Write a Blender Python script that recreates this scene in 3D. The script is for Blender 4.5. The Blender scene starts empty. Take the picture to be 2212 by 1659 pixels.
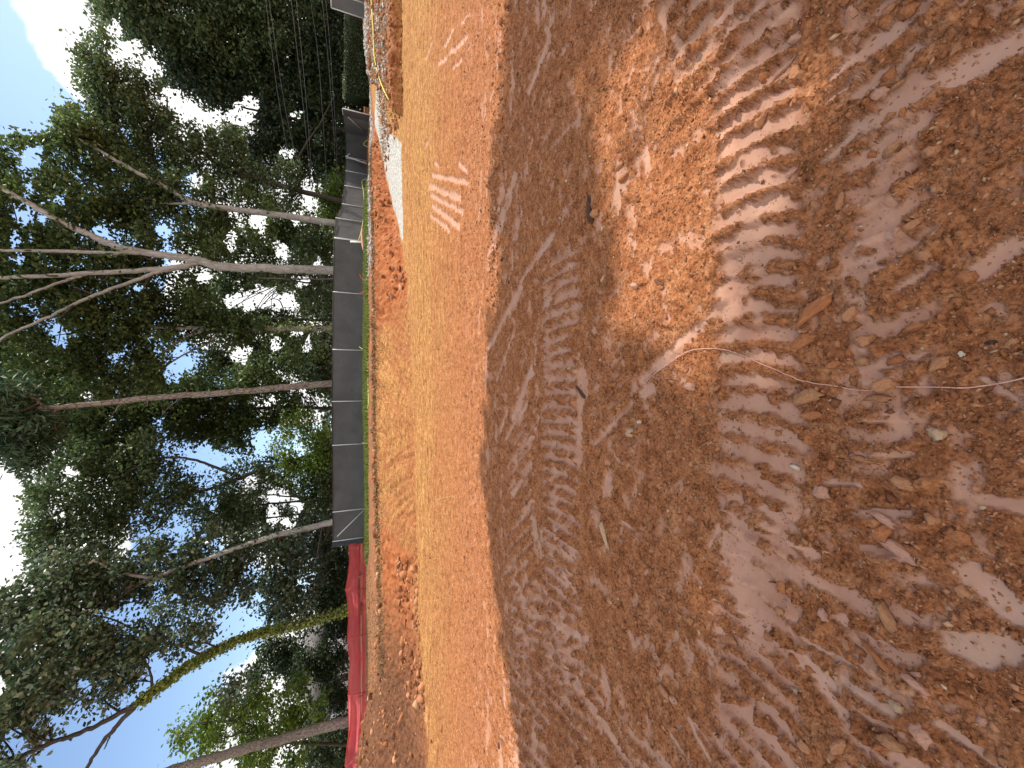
import bpy, math, random
import numpy as np
from mathutils import Vector, Matrix
rng = np.random.default_rng(7); random.seed(7)
SC = bpy.context.scene
COL = SC.collection

# ------------------------------------------------------------------ camera, world, sun, exposure
PITCH = math.radians(22.0); CAMH = 1.6; F = 833.0          # focal length in units of a 2212-wide picture
cp, sp = math.cos(PITCH), math.sin(PITCH)
FWD = np.array([0, cp, -sp]); UP = np.array([0, sp, cp]); RT = np.array([1.0, 0, 0])
CAMP = np.array([0, 0, CAMH])
cam_d = bpy.data.cameras.new('camera'); cam = bpy.data.objects.new('camera', cam_d); COL.objects.link(cam)
cam_d.sensor_fit = 'HORIZONTAL'; cam_d.sensor_width = 36.0; cam_d.lens = 36.0 * F / 2212.0
cam_d.clip_start = 0.05; cam_d.clip_end = 3000
M = Matrix(((-UP[0], RT[0], -FWD[0], 0), (-UP[1], RT[1], -FWD[1], 0), (-UP[2], RT[2], -FWD[2], CAMH), (0, 0, 0, 1)))
cam.matrix_world = M                                        # the phone was held on its side: world up points left
SC.camera = cam

SUN_AZ = math.radians(66.0); SUN_EL = math.radians(50.0)     # azimuth from +Y (view direction) towards +X (right)
SDIR = np.array([math.sin(SUN_AZ) * math.cos(SUN_EL), math.cos(SUN_AZ) * math.cos(SUN_EL), math.sin(SUN_EL)])
sd = bpy.data.lights.new('sun', 'SUN'); sd.energy = 3.7; sd.angle = math.radians(0.53); sd.color = (1.0, 0.93, 0.82)
sun = bpy.data.objects.new('sun', sd); COL.objects.link(sun)
sun.rotation_euler = Vector(tuple(-SDIR)).to_track_quat('-Z', 'Y').to_euler()
SC.view_settings.view_transform = 'Standard'; SC.view_settings.look = 'None'
SC.view_settings.gamma = 1.0; SC.view_settings.use_curve_mapping = False
SC.view_settings.exposure = 0.62

def raydir(ox, oy):
    d = F * FWD + (829.5 - oy) * RT - (ox - 1106.0) * UP
    return d / np.linalg.norm(d)

W = bpy.data.worlds.new('World'); SC.world = W; W.use_nodes = True
nt = W.node_tree; N = nt.nodes; L = nt.links
for n in list(N): N.remove(n)
wo = N.new('ShaderNodeOutputWorld'); bg = N.new('ShaderNodeBackground'); L.new(bg.outputs[0], wo.inputs[0])
bg.inputs[1].default_value = 0.15
sky = N.new('ShaderNodeTexSky'); sky.sky_type = 'NISHITA'; sky.sun_disc = False
sky.sun_elevation = SUN_EL; sky.sun_rotation = SUN_AZ; sky.air_density = 1.0; sky.dust_density = 0.6; sky.ozone_density = 1.6
tc = N.new('ShaderNodeTexCoord')
nz = N.new('ShaderNodeTexNoise'); nz.inputs['Scale'].default_value = 5.0; nz.inputs['Detail'].default_value = 9; nz.inputs['Roughness'].default_value = 0.62
L.new(tc.outputs['Generated'], nz.inputs['Vector'])
def wmath(op, a, b=None, c=None):
    m = N.new('ShaderNodeMath'); m.operation = op
    for i, q in enumerate((a, b, c)):
        if q is None: continue
        if isinstance(q, (int, float)): m.inputs[i].default_value = q
        else: L.new(q, m.inputs[i])
    return m.outputs[0]
acc = None
# cloud banks as directions in the sky: (pixel of their middle, angular radius, weight); tuple directions are unseen banks added to warm the ambient light
for (px, py, rad, wgt) in [(350, -20, 10.5, 1.0), (270, 125, 6, .8), (480, 150, 11, .9), (330, 130, 8, .6), (620, 400, 10, .75), (580, 640, 10, 1.0), (640, 820, 7, .7),
                           (600, 1120, 7, .6), (-40, 1150, 9, 1.2), (70, 1290, 6, .5), (-300, 1150, 16, 1.0), (700, 1500, 12, .7), ((-.2, -.4, .9), 0, 34, 1.0), ((-.9, -.3, .4), 0, 36, 1.0), ((.3, -.9, .35), 0, 36, 1.0), ((-.6, -.8, .3), 0, 30, .9), ((.95, -.1, .35), 0, 24, .9)]:
    d = raydir(px, py) if not isinstance(px, tuple) else np.array(px) / np.linalg.norm(px)
    dp = N.new('ShaderNodeVectorMath'); dp.operation = 'DOT_PRODUCT'; L.new(tc.outputs['Generated'], dp.inputs[0]); dp.inputs[1].default_value = tuple(d)
    mr = N.new('ShaderNodeMapRange'); mr.interpolation_type = 'SMOOTHSTEP'
    L.new(dp.outputs['Value'], mr.inputs['Value'])
    mr.inputs['From Min'].default_value = math.cos(math.radians(rad * 1.25)); mr.inputs['From Max'].default_value = math.cos(math.radians(rad * .35))
    mr.inputs['To Max'].default_value = wgt
    acc = mr.outputs[0] if acc is None else wmath('MAXIMUM', acc, mr.outputs[0])
cl = wmath('ADD', wmath('MULTIPLY', acc, 0.75), wmath('MULTIPLY', nz.outputs[0], 1.0))
mr = N.new('ShaderNodeMapRange'); mr.interpolation_type = 'SMOOTHSTEP'; L.new(cl, mr.inputs['Value'])
mr.inputs['From Min'].default_value = .76; mr.inputs['From Max'].default_value = .86
nz2 = N.new('ShaderNodeTexNoise'); nz2.inputs['Scale'].default_value = 9.0; nz2.inputs['Detail'].default_value = 7
L.new(tc.outputs['Generated'], nz2.inputs['Vector'])
cr = N.new('ShaderNodeMapRange'); L.new(nz2.outputs[0], cr.inputs['Value']); cr.inputs['From Min'].default_value = .3; cr.inputs['From Max'].default_value = .6
cm = N.new('ShaderNodeMix'); cm.data_type = 'RGBA'; L.new(cr.outputs[0], cm.inputs[0])
cm.inputs[6].default_value = (4.3, 4.35, 4.45, 1); cm.inputs[7].default_value = (6.2, 6.1, 5.9, 1)
mx = N.new('ShaderNodeMix'); mx.data_type = 'RGBA'; L.new(mr.outputs[0], mx.inputs[0]); L.new(sky.outputs[0], mx.inputs[6]); L.new(cm.outputs[2], mx.inputs[7])
L.new(mx.outputs[2], bg.inputs[0])

# ------------------------------------------------------------------ helpers
def tag(o, label=None, cat=None, group=None, kind=None):
    if label: o['label'] = label
    if cat: o['category'] = cat
    if group: o['group'] = group
    if kind: o['kind'] = kind
    return o

def mesh_data(name, V, faces, mat, smooth=False, tint=None, uv=None):
    """faces: list of (n,k) int arrays"""
    me = bpy.data.meshes.new(name)
    V = np.asarray(V, dtype=np.float32)
    if not isinstance(faces, list): faces = [faces]
    faces = [np.asarray(f, dtype=np.int32) for f in faces if len(f)]
    loops = np.concatenate([f.ravel() for f in faces]); cnt = np.concatenate([np.full(len(f), f.shape[1], np.int32) for f in faces])
    st = np.concatenate([[0], np.cumsum(cnt)[:-1]]).astype(np.int32)
    me.vertices.add(len(V)); me.vertices.foreach_set('co', V.ravel())
    me.loops.add(len(loops)); me.loops.foreach_set('vertex_index', loops)
    me.polygons.add(len(cnt)); me.polygons.foreach_set('loop_start', st)
    try: me.polygons.foreach_set('loop_total', cnt)
    except Exception: pass
    me.update(calc_edges=True)
    if smooth: me.polygons.foreach_set('use_smooth', np.ones(len(cnt), dtype=bool))
    if tint is not None:
        a = me.attributes.new('tint', 'FLOAT', 'FACE'); a.data.foreach_set('value', np.asarray(tint, np.float32))
    if uv is not None:
        a = me.attributes.new('uvc', 'FLOAT_VECTOR', 'POINT'); a.data.foreach_set('vector', np.asarray(uv, np.float32).ravel())
    me.materials.append(mat)
    return me

def link(name, me, parent=None, loc=None):
    o = bpy.data.objects.new(name, me); COL.objects.link(o)
    if parent is not None: o.parent = parent
    if loc is not None: o.location = tuple(loc)
    return o

def empty(name, loc=(0, 0, 0)):
    o = bpy.data.objects.new(name, None); COL.objects.link(o); o.location = tuple(loc); o.empty_display_size = .3; return o

class MB:
    def __init__(s): s.V = []; s.Q = []; s.T = []; s.n = 0
    def add(s, V, Q=None, T=None):
        V = np.asarray(V, float)
        if Q is not None and len(Q): s.Q.append(np.asarray(Q) + s.n)
        if T is not None and len(T): s.T.append(np.asarray(T) + s.n)
        s.V.append(V); s.n += len(V)
    def data(s, name, mat, smooth=False, org=(0, 0, 0), **k):
        f = []
        if s.Q: f.append(np.concatenate(s.Q))
        if s.T: f.append(np.concatenate(s.T))
        return mesh_data(name, np.concatenate(s.V) - np.asarray(org), f, mat, smooth, **k)
    def box(s, c, sx, sy, sz, ax=None):
        v = np.array([[x, y, z] for x in (-.5, .5) for y in (-.5, .5) for z in (-.5, .5)]) * [sx, sy, sz]
        if ax is not None: v = v @ np.array(ax)
        q = [[0, 1, 3, 2], [4, 6, 7, 5], [0, 4, 5, 1], [2, 3, 7, 6], [0, 2, 6, 4], [1, 5, 7, 3]]
        s.add(v + np.asarray(c, float), q)

def catmull(P, n=6):
    P = np.asarray(P, float)
    if len(P) < 3: 
        t = np.linspace(0, 1, n + 1)[:, None]; return P[0] * (1 - t) + P[-1] * t
    Q = np.vstack([2 * P[0] - P[1], P, 2 * P[-1] - P[-2]]); out = []
    for i in range(1, len(Q) - 2):
        for t in np.linspace(0, 1, n, endpoint=False):
            a, b, c, d = Q[i - 1], Q[i], Q[i + 1], Q[i + 2]
            out.append(.5 * ((2 * b) + (-a + c) * t + (2 * a - 5 * b + 4 * c - d) * t * t + (-a + 3 * b - 3 * c + d) * t ** 3))
    out.append(P[-1]); return np.array(out)

def tube(mb, P, R, sides=8, rough=0.0, cap=True):
    P = np.asarray(P, float); n = len(P); R = np.broadcast_to(R, (n,)) if np.ndim(R) < 1 or len(R) == n else np.interp(np.linspace(0, 1, n), np.linspace(0, 1, len(R)), R)
    T = np.gradient(P, axis=0); T /= np.linalg.norm(T, axis=1)[:, None] + 1e-9
    a = np.array([1.0, 0.2, 0.1]) if abs(T[0, 0]) < .8 else np.array([0, 1.0, .1])
    V = []
    th = np.linspace(0, 2 * math.pi, sides, endpoint=False)
    for i in range(n):
        u = np.cross(T[i], a); u /= np.linalg.norm(u) + 1e-9; w = np.cross(T[i], u); a = np.cross(u, T[i]) 
        r = R[i] * (1 + rough * rng.standard_normal(sides))
        V.append(P[i] + (np.cos(th) * r)[:, None] * u + (np.sin(th) * r)[:, None] * w)
    V = np.concatenate(V)
    i = np.arange(n - 1)[:, None] * sides; j = np.arange(sides)[None, :]; k = (j + 1) % sides
    Q = np.stack([i + j, i + k, i + sides + k, i + sides + j], -1).reshape(-1, 4)
    T3 = []
    if cap:
        V = np.vstack([V, P[:1], P[-1:]]); e = len(V) - 2
        T3 = [[e, (q + 1) % sides, q] for q in range(sides)] + [[e + 1, (n - 1) * sides + q, (n - 1) * sides + (q + 1) % sides] for q in range(sides)]
    mb.add(V, Q, T3)

# --- numpy noise
def h2(ix, iy, s):
    a = (ix.astype(np.int64) * 374761393 + iy.astype(np.int64) * 668265263 + s * 1274126177) & 0xffffffff
    a = ((a ^ (a >> 13)) * 1274126177) & 0xffffffff
    a = ((a ^ (a >> 16)) * 2246822519) & 0xffffffff
    return ((a ^ (a >> 15)) & 0xffffff) / float(0x1000000)
def perlin(x, y, s=0):
    x0 = np.floor(x); y0 = np.floor(y); fx = x - x0; fy = y - y0
    u = fx * fx * fx * (fx * (fx * 6 - 15) + 10); v = fy * fy * fy * (fy * (fy * 6 - 15) + 10)
    def g(i, j):
        a = h2(x0 + i, y0 + j, s) * 2 * math.pi
        return np.cos(a) * (fx - i) + np.sin(a) * (fy - j)
    return ((g(0, 0) * (1 - u) + g(1, 0) * u) * (1 - v) + (g(0, 1) * (1 - u) + g(1, 1) * u) * v) * 1.4
def fbm(x, y, s=0, o=4, r=.5):
    t = 0; a = 1; f = 1
    for k in range(o):
        t = t + a * perlin(x * f, y * f, s + k * 17); a *= r; f *= 2.03
    return t
def caps(x, y, s, fill=.8, rmin=.25, rmax=.5):
    """rounded lumps scattered on a unit grid, returns height 0..~.5"""
    x0 = np.floor(x); y0 = np.floor(y); out = np.zeros_like(x)
    for i in (-1, 0, 1):
        for j in (-1, 0, 1):
            cx = x0 + i; cy = y0 + j
            px = cx + h2(cx, cy, s); py = cy + h2(cx, cy, s + 1); rr = h2(cx, cy, s + 2)
            r = rmin + (rmax - rmin) * rr ** 2
            on = h2(cx, cy, s + 3) < fill
            an = h2(cx, cy, s + 4) * math.pi; dx = x - px; dy = y - py
            e = 1 + .5 * h2(cx, cy, s + 5)
            qx = (dx * np.cos(an) + dy * np.sin(an)) * e; qy = -dx * np.sin(an) + dy * np.cos(an)
            d2 = r * r - qx * qx - qy * qy
            out = np.maximum(out, np.where(on & (d2 > 0), np.sqrt(np.maximum(d2, 0)), 0))
    return out
def ss(a, b, x): 
    t = np.clip((x - a) / (b - a), 0, 1); return t * t * (3 - 2 * t)

# ------------------------------------------------------------------ terrain
FX = [-60, -12, -8.8, -7.8, -6, -3.6, -1, 1.9, 3.8, 5.6, 6.6, 9.3, 12, 16, 60]
FY = [9.0, 8.8, 9.15, 9.8, 10.8, 11.45, 11.9, 12.7, 13.7, 15.3, 16.4, 18.6, 20.3, 24, 60]
def blockmask(x, y): return ss(-.1, .35, x - (9.6 + (y - 14.5) * 1.0) + .25 * perlin(x * 2, y * 2, 61)) * ss(14.55, 14.8, y + .1 * perlin(x * 3, y * 3, 62))
def macro(x, y):
    foot = np.interp(x, FX, FY) + .12 * perlin(x * 1.3, y * 0 + 3.3, 5)
    w = np.interp(x, [-60, -8, -2, 2.5, 5, 7, 60], [2.6, 2.4, 2.3, 1.9, 1.3, .8, .8])
    t = (y - foot) / w
    crest = np.interp(x, [-12, -6, -2, 6, 12, 16, 60], [.85, .84, .92, .9, .85, .6, .6])
    b = crest * (np.clip(t, 0, 1) * .75 + .25 * ss(0, 1, t)) + .2 * np.clip((y - foot - w) / 6, 0, 1) * (x < 12)
    fold = ss(3.0, 6.0, x) * ss(1.0, .1, np.abs(t - .5)) * ss(15, 10, x)
    b = b + fold * .09 * perlin(x * 3.1 - y * .9, y * .25, 9) * np.clip(t * 3, 0, 1)
    ramp = np.clip(.09 * (x - 6), 0, .65) * ss(14.2, 16.5, y)
    z = np.maximum(ramp, b)
    blk = blockmask(x, y) * (.42 + np.clip(.2 * (y - 14.9), 0, .68) + .05 * perlin(x * 1.7, y * 1.7, 4))
    z = np.maximum(z, blk)
    md = np.exp(-(((x + 12.4) / 3.7) ** 2 + ((y - 12.9) / 2.9) ** 2) ** 1.3)
    z = np.maximum(z, 1.5 * md * (1 + .12 * fbm(x * .9, y * .9, 33)))
    z = z + np.exp(-((y - foot - w - .5) / .35) ** 2) * .10 * ss(-9, -7.5, x) * (x < 5) * (.4 + 1.2 * np.maximum(perlin(x * 1.5, y * .7, 6), 0))   # berm along the crest
    z = z + .03 * fbm(x * .55, y * .55, 11, 2)
    # slow ruts across the pad and hump at the shade edge
    z = z + .05 * np.exp(-((y - (4.75 - .05 * x * x * .6)) / .35) ** 2) * ss(.8, 2.2, x) * (y < 8)
    z = z - .045 * np.exp(-((y - 8.0) / .5) ** 2) * ss(-3, -6.5, x)
    return z
def at(ox, oy):
    """pixel (in a 2212 wide picture) -> point on the terrain"""
    d = raydir(ox, oy); t = np.concatenate([np.arange(.5, 30, .02), np.arange(30, 120, .2)])
    p = CAMP + t[:, None] * d; g = p[:, 2] - macro(p[:, 0], p[:, 1]); k = np.argmax(g < 0)
    return p[k] if (g < 0).any() else p[-1]
def flat(ox, oy):
    d = raydir(ox, oy); return CAMP + d * (CAMH / -d[2])
def P(ox, oy, Y):
    d = raydir(ox, oy); return CAMP + d * (Y / d[1])
def pxs(Y, z=1.0): return F / (Y * cp + (CAMH - z) * sp)      # pixels per metre at distance Y

# strokes of smooth pressed clay: (x0,y0,x1,y1,half width px)
ST = [(948,139,1011,77,5),(959,101,979,67,5),(997,52,1019,24,4),(979,145,999,129,4),(920,127,934,89,3),(918,320,930,290,2),
 (934,379,1011,395,5),(928,401,995,431,7),(930,421,1001,459,5),(932,443,993,491,7),(930,465,971,498,5),(990,352,1010,372,5),(940,352,948,362,4),
 (1146,191,1184,90,12),(1112,387,1075,500,17),(1075,500,1056,570,14),(1192,512,1137,594,9),(1137,594,1056,752,9),(1219,605,1178,657,6),(1110,720,1072,823,4),
 (1226,395,1236,352,3),(1338,112,1330,150,5),(1385,60,1345,95,4),(1255,250,1180,330,3),(1150,300,1125,385,3),
 (1601,630,1500,720,12),(1500,720,1389,823,13),(1405,836,1398,850,17),(1369,871,1287,959,7),(1151,945,1097,1010,5),(1151,1002,1107,1068,6),(1153,1080,1118,1133,5),
 (1100,880,1080,930,5),(1140,870,1090,950,5),(1150,800,1110,900,12),(1600,590,1570,640,12),
 (1247,1479,1364,1651,10),(1260,1450,1300,1520,6),(1487,1555,1533,1642,6),(1451,1588,1489,1653,5),(1500,1560,1560,1640,6),(1588,1206,1645,1370,36),(1620,1140,1600,1210,22),
 (1215,1310,1235,1400,12),(1205,1350,1270,1385,8),(1170,1150,1230,1260,6),(1190,1120,1240,1200,6),
 (1922,245,2060,165,24),(2060,165,2212,90,28),(1786,218,1868,164,7),(1800,164,1846,125,8),(1868,273,1778,349,9),(1865,425,1917,387,6),(2050,30,2090,0,12),
 (1854,480,1917,452,8),(1854,534,1930,507,9),(1895,583,1936,567,9),(2113,589,2212,529,18),(1870,912,1963,910,6),(1840,983,1958,980,8),(1786,1040,1862,1046,6),(1720,1020,1640,990,8),
 (2127,1081,2212,1095,16),(1843,1109,1963,1109,7),(1870,1182,1974,1210,8),(2113,1260,2212,1315,34),(2072,1397,2181,1397,30),(2160,900,2212,880,8),(2130,820,2212,870,8),
 (1608,1220,1717,1320,20),(1726,1233,1881,1315,14),(1821,1342,1908,1383,12),(1608,1315,1800,1480,14),(1827,1468,1936,1533,12),(1786,1492,1881,1615,17),(2031,1560,2154,1642,15),
 (1740,1380,1850,1440,8),(1660,1130,1760,1200,12),(1650,1060,1720,1090,9),(1640,1290,1700,1420,10),(1560,1080,1600,1140,10),(1930,1640,1990,1659,14),
 (1300,930,1340,1000,3),(1330,1560,1400,1659,4),(1350,1130,1385,1160,5),(1480,1215,1520,1260,6),(1560,1130,1530,1180,5)]
STW = []
for (a, b, c, d, w) in ST:
    p, q = at(a, b), at(c, d); m = (p + q) / 2; STW.append((p[:2], q[:2], w * ((m[1]) * cp + CAMH * sp) / F))
# furrows: long scratches with a lip (dark cracks in the photograph)
CR = [(1533,8,1492,63),(1492,63,1446,136),(1446,136,1424,196),(1424,196,1369,262),(1369,262,1337,344),(1337,344,1282,447),(1282,440,1262,490),
      (1600,632,1500,728),(1500,728,1440,790),(1205,535,1180,640),(1168,640,1115,715),(1250,1495,1355,1640),(1640,1300,1720,1370),(1700,1290,1800,1410),(1675,1453,1710,1510),
      (1750,1400,1798,1450),(1820,1480,1900,1540),(1952,1455,2010,1480),(1880,1290,1950,1390),(1430,1440,1455,1500),(1200,1310,1220,1350),(1480,240,1640,70)]
CRW = [(at(a, b)[:2], at(c, d)[:2]) for a, b, c, d in CR]

def segd(x, y, p, q):
    d = q - p; l2 = d @ d + 1e-9
    t = ((x - p[0]) * d[0] + (y - p[1]) * d[1]) / l2; tc_ = np.clip(t, 0, 1)
    dx = x - p[0] - tc_ * d[0]; dy = y - p[1] - tc_ * d[1]
    return np.sqrt(dx * dx + dy * dy), t, ((x - p[0]) * d[1] - (y - p[1]) * d[0]) / math.sqrt(l2)

def ground_fields(x, y):
    near = ss(16, 13, y)
    z = macro(x, y)
    n1 = fbm(x * 9, y * 9, 21, 3); n2 = fbm(x * 2.2, y * 2.2, 22, 3); n3 = fbm(x * 30, y * 30, 23, 2)
    clay = np.zeros_like(x)
    pad = ss(12.5, 11.5, y)
    for (p, q, w) in STW:
        lo = np.minimum(p, q) - 2.2 * w - .05; hi = np.maximum(p, q) + 2.2 * w + .05
        k = np.where((x > lo[0]) & (x < hi[0]) & (y > lo[1]) & (y < hi[1]))[0]
        if not len(k): continue
        d, _, _ = segd(x[k], y[k], p, q)
        clay[k] = np.maximum(clay[k], ss(1.12, .80, d / w + .60 * n1[k] + .35 * n3[k] + .35 * n2[k]))
    lug = np.zeros_like(x)
    def tread(x0, x1, y0, y1, sp_, skew, curve, duty, ph, amp=1.0, patch=0.0):
        k = np.where((x > x0 - .1) & (x < x1 + .1) & (y > y0 - .08) & (y < y1 + .08))[0]
        if not len(k): return
        X, Y = x[k], y[k]; t = (Y - y0) / (y1 - y0)
        c = (X + skew * (Y - y0) * (1 + .6 * perlin(X * 1.1, Y * 0, 98)) + curve * (t - .5) ** 2 + .016 * n1[k] + .02 * n2[k] + ph) / sp_
        fr = np.abs(c - np.round(c)) * 2
        env = ss(-.06, .12, t + .12 * h2(np.round(c), c * 0, 3) + .06 * n1[k]) * ss(1.06, .86, t + .14 * h2(np.round(c), c * 0, 5) + .06 * n1[k]) * ss(x0, x0 + .15, X) * ss(x1, x1 - .15, X)
        bw = .30 * (h2(np.round(c), c * 0, 7) - .5) + .25 * np.abs(t - .5); m = ss(duty + .10, duty - .10, fr + bw + .34 * n1[k] + .30 * n3[k] + .2 * n2[k]) * env * amp
        if patch: m = m * ss(-.15 , .12, n2[k] + patch)
        clay[k] = np.maximum(clay[k], m)
        lug[k] = np.maximum(lug[k], env * (1 - m) * ss(.5, .95, fr) * amp)
    tread(-2.6, 2.5, .99, 1.38, .107, -.08, .12, .58, .0, 1, .7)
    tread(-1.6, 2.0, .60, .84, .118, .15, -.08, .42, .03, .9, .3)
    tread(-2.6, 1.15, 2.58, 3.22, .112, .05, .10, .54, .05, 1, .5); tread(-3.2, -.2, 3.35, 4.1, .16, .75, .0, .36, .05, .8, .15)
    tread(-4.6, -1.9, 2.4, 4.3, .13, .35, .05, .45, .0, .9, .25)
    tread(-5.5, -1.4, .45, .98, .13, .3, .15, .5, .0, .9, .3); tread(-5.5, -2.0, 1.4, 2.1, .15, .1, .2, .40, .0, .8, .0)
    tread(-.6, .5, 1.9, 2.25, .08, .5, .0, .45, .0, .5, -.1)
    tread(1.3, 5.5, 1.0, 1.7, .14, .1, -.1, .45, .0, .8, -.05)
    # random small smears over the churned ground
    sm = np.maximum(ss(.50, .66, fbm(x * 1.6 - y * .3, y * 3.4, 41, 4) + .14 * n1 + .1 * n3), .75 * ss(.44, .62, fbm(x * 6, y * 8, 43, 4, .6) + .25 * n2 + .1 * n3)) * ss(6.5, 4, y) * .85
    clay = np.maximum(clay, sm)
    # wheel and track lines across the pad
    lines = np.zeros_like(x)
    yy = y + .07 * x + .25 * perlin(x * .25, y * 0, 51)
    k = np.where((y > 4.6) & (y < 14.8))[0]
    Y = yy[k]; X = x[k]
    g = fbm(X * .30, Y * 7, 52, 5, .7)
    pz = ss(5.2, 7.2, Y) * ss(13.6, 12.6, Y - .55 * np.maximum(X, 0))
    lines[k] = g * pz
    rib = np.zeros_like(x)
    for (yc, hw, wl, am) in ((6.3, .22, .095, .8), (8.2, .2, .09, 1), (9.9, .22, .09, .6)):
        rib[k] += np.sin((X + .25 * np.abs(Y - yc)) * 2 * math.pi / wl + 1.5 * n1[k]) * ss(hw, hw * .7, np.abs(Y - yc)) * am * ss(-.1, .25, perlin(X * .5, Y * .1, 53) + .2)
    # cleat prints up the bank: bands fanning up the slope
    foot = np.interp(x, FX, FY); w = np.interp(x, [-60, -8, -2, 2.5, 5, 7, 60], [2.6, 2.4, 2.3, 1.9, 1.3, .8, .8])
    tb = (y - foot) / w
    kb = np.where((tb > -.05) & (tb < 1.15) & (x < 4.3) & (x > -8.2))[0]
    X = x[kb]; T = tb[kb]
    kk = np.where(X > -1.6, -1.6, np.where(X > -4, 1.0, 1.7)) + .4 * perlin(X * .4, X * 0, 54)
    qb = X + kk * (T - .5) * 1.2
    band = np.abs(perlin(qb * 2.2, T * .35, 56)) 
    edge = ss(.10, .0, band)
    rb = np.sin((T * 2.0 + .18 * X) * 2 * math.pi / .085 + 2 * perlin(qb * 3, T, 57)) 
    bankmask = np.zeros_like(x); bankmask[kb] = ss(-.05, .05, T) * ss(1.15, 1.02, T)
    bz = np.zeros_like(x); bz[kb] = 2.4 * (rb * .011 * ss(-.3, .3, perlin(qb * 1.7, T * .4, 58)) - edge * .022 + .012 * fbm(qb * 5, T * .8, 59, 3)) * bankmask[kb]
    # torn red soil where the bank is not rolled
    torn = np.clip(ss(2.0, 2.9, x + .6 * n2 + 1.2 * (tb - .4)) * ss(-.05, .05, tb) * ss(1.15, .9, tb) * (x < 16) + ss(-4.6, -5.6, x + .5 * n2 - .5 * tb) * ss(.12, .2, tb) * ss(.98, .9, tb) * ss(-8.6, -8, x), 0, 1)
    mound = np.exp(-(((x + 11.9 + .3 * n2) / 4.9) ** 2 + ((y - 11.5) / 3.1) ** 2) ** 2.4) * (tb > -.05)
    blk = blockmask(x, y)
    cutf = blk * ss(15.3, 14.9, y)
    c1 = caps(x / .028, y / .028, 71, .9, .2, .5) * .028
    c2 = caps(x / .075, y / .075, 72, .38, .10, .42) * .075
    c3 = caps(x / .2, y / .2, 73, .25, .1, .33) * .2
    crumb = np.where(y < 6, 1, .7)
    soft = (1 - clay)
    rough = (c1 * 1.5 * ss(9, 5, y) + c2 * 1.0 * crumb * (.35 + .9 * ss(-.3, .5, n2))) * soft * np.where(tb > 0, .25, 1) * (1 - .55 * ss(7, 9, y))
    patchy = ss(-.1, .4, n2)
    big = c3 * .34 * patchy * soft * ss(6, 4.5, y)
    z = z + rough + big + .008 * n1 * soft * near + .012 * n2 * pad
    z = z + lug * (.026 + .022 * n1 + .010 * n3) - clay * .010 * near
    z = z + lines * .028 + rib * .015
    z = z + bz * (1 - torn)
    z = z + torn * (.085 * fbm(x * 3.5, y * 2.5, 81, 4, .6) + .5 * c3 + .5 * c2)
    z = z + np.clip(mound * 1.2, 0, 1) * (.5 * c3 + .9 * c2 + .05 * n1)
    z = z + blk * (.30 * c3 + .6 * c2 + .05 * fbm(x * 4, y * 4, 83, 3)) - cutf * .12 * np.maximum(fbm(x * 5, y * .6, 84, 3), 0)
    # scattered crumbs lying on the smooth clay
    z = z + caps(x / .045, y / .045, 76, .22, .06, .22) * .045 * clay * ss(5, 3, y)
    crk = np.zeros_like(x)
    for (p, q) in CRW:
        lo = np.minimum(p, q) - .12; hi = np.maximum(p, q) + .12
        k = np.where((x > lo[0]) & (x < hi[0]) & (y > lo[1]) & (y < hi[1]))[0]
        if not len(k): continue
        L_ = np.linalg.norm(q - p); d, t, sgn = segd(x[k] + .012 * n1[k], y[k] + .012 * n1[k], p, q)
        e = ss(-.02, .12, t) * ss(1.02, .88, t)
        # a lip lifted on one side that falls off sharply
        sg = sgn + .02 * n2[k]; lip = (.5 + .5 * np.tanh(sg / .010)) * np.exp(-np.maximum(sg, 0) / .05) * (1 - ss(.08, .11, d)) * e - .5 * np.exp(-(sg / .015) ** 2) * e
        z[k] += lip * .017 * np.clip(1 + 1.2 * n1[k], 0, 2)
        crk[k] = np.maximum(crk[k], np.exp(-np.abs(d) / .05) * e)
    # the ragged berm at the edge of the shade, thick with clods
    bm = np.exp(-((y - (4.6 - .035 * x * x)) / .22) ** 2) * ss(.9, 1.5, x) * ss(6, 5, x)
    z = z + bm * (1.1 * c3 + .9 * c2)
    top = ss(1.0, 1.25, tb) * (y > 11)
    berm = np.exp(-((y - foot - w - .5) / .45) ** 2) * (x < 5.2) * (x > -8.5)
    z = z + berm * (c3 * .8 + c2 * .6 + .05 * n1)
    tan = np.clip(bankmask * (1 - torn) + (.65 * ss(7.4, 10.2, y + .7 * g_pad(x, y) + .8 * lines) + .35 * ss(5.0, 8, y + .5 * lines)) * (tb < 0), 0, 1) * (1 - torn) * (1 - blk) * (1 - np.clip(mound * 1.3, 0, 1))
    be = np.zeros_like(x); be[kb] = np.clip(1.1 * ss(.17, .02, band) + .75 * ss(-.1, .35, perlin(qb * 1.3 + 7, T * .5, 66)) * ss(-.3, .3, rb) + .5 * ss(.05, .4, fbm(qb * 6, T * 1.2, 67, 3)), 0, 1.2) * bankmask[kb]  # relief shading of cleat ribs and band edges put into the tan colour
    tan = tan * (1 - .85 * ss(-.05, .4, -lines)) * (1 - .75 * np.clip(be, 0, 1.2))
    # gravel strip
    gu = np.interp(x, [5.3, 6.6, 9.3, 12, 14, 16, 24], [14.9, 16.2, 18.4, 20.1, 22, 24, 31])
    gl = np.interp(x, [5.3, 9, 10.3, 12.3, 15.3, 17, 24], [14.6, 14.9, 16.3, 17.2, 20.6, 22, 27])
    ed = .12 * n1 + .15 * n2
    grav = ss(-.08, .08, gu - y + ed) * ss(-.08, .08, y - gl + ed) * (x > 5.2) * (x < 15.2)
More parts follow.
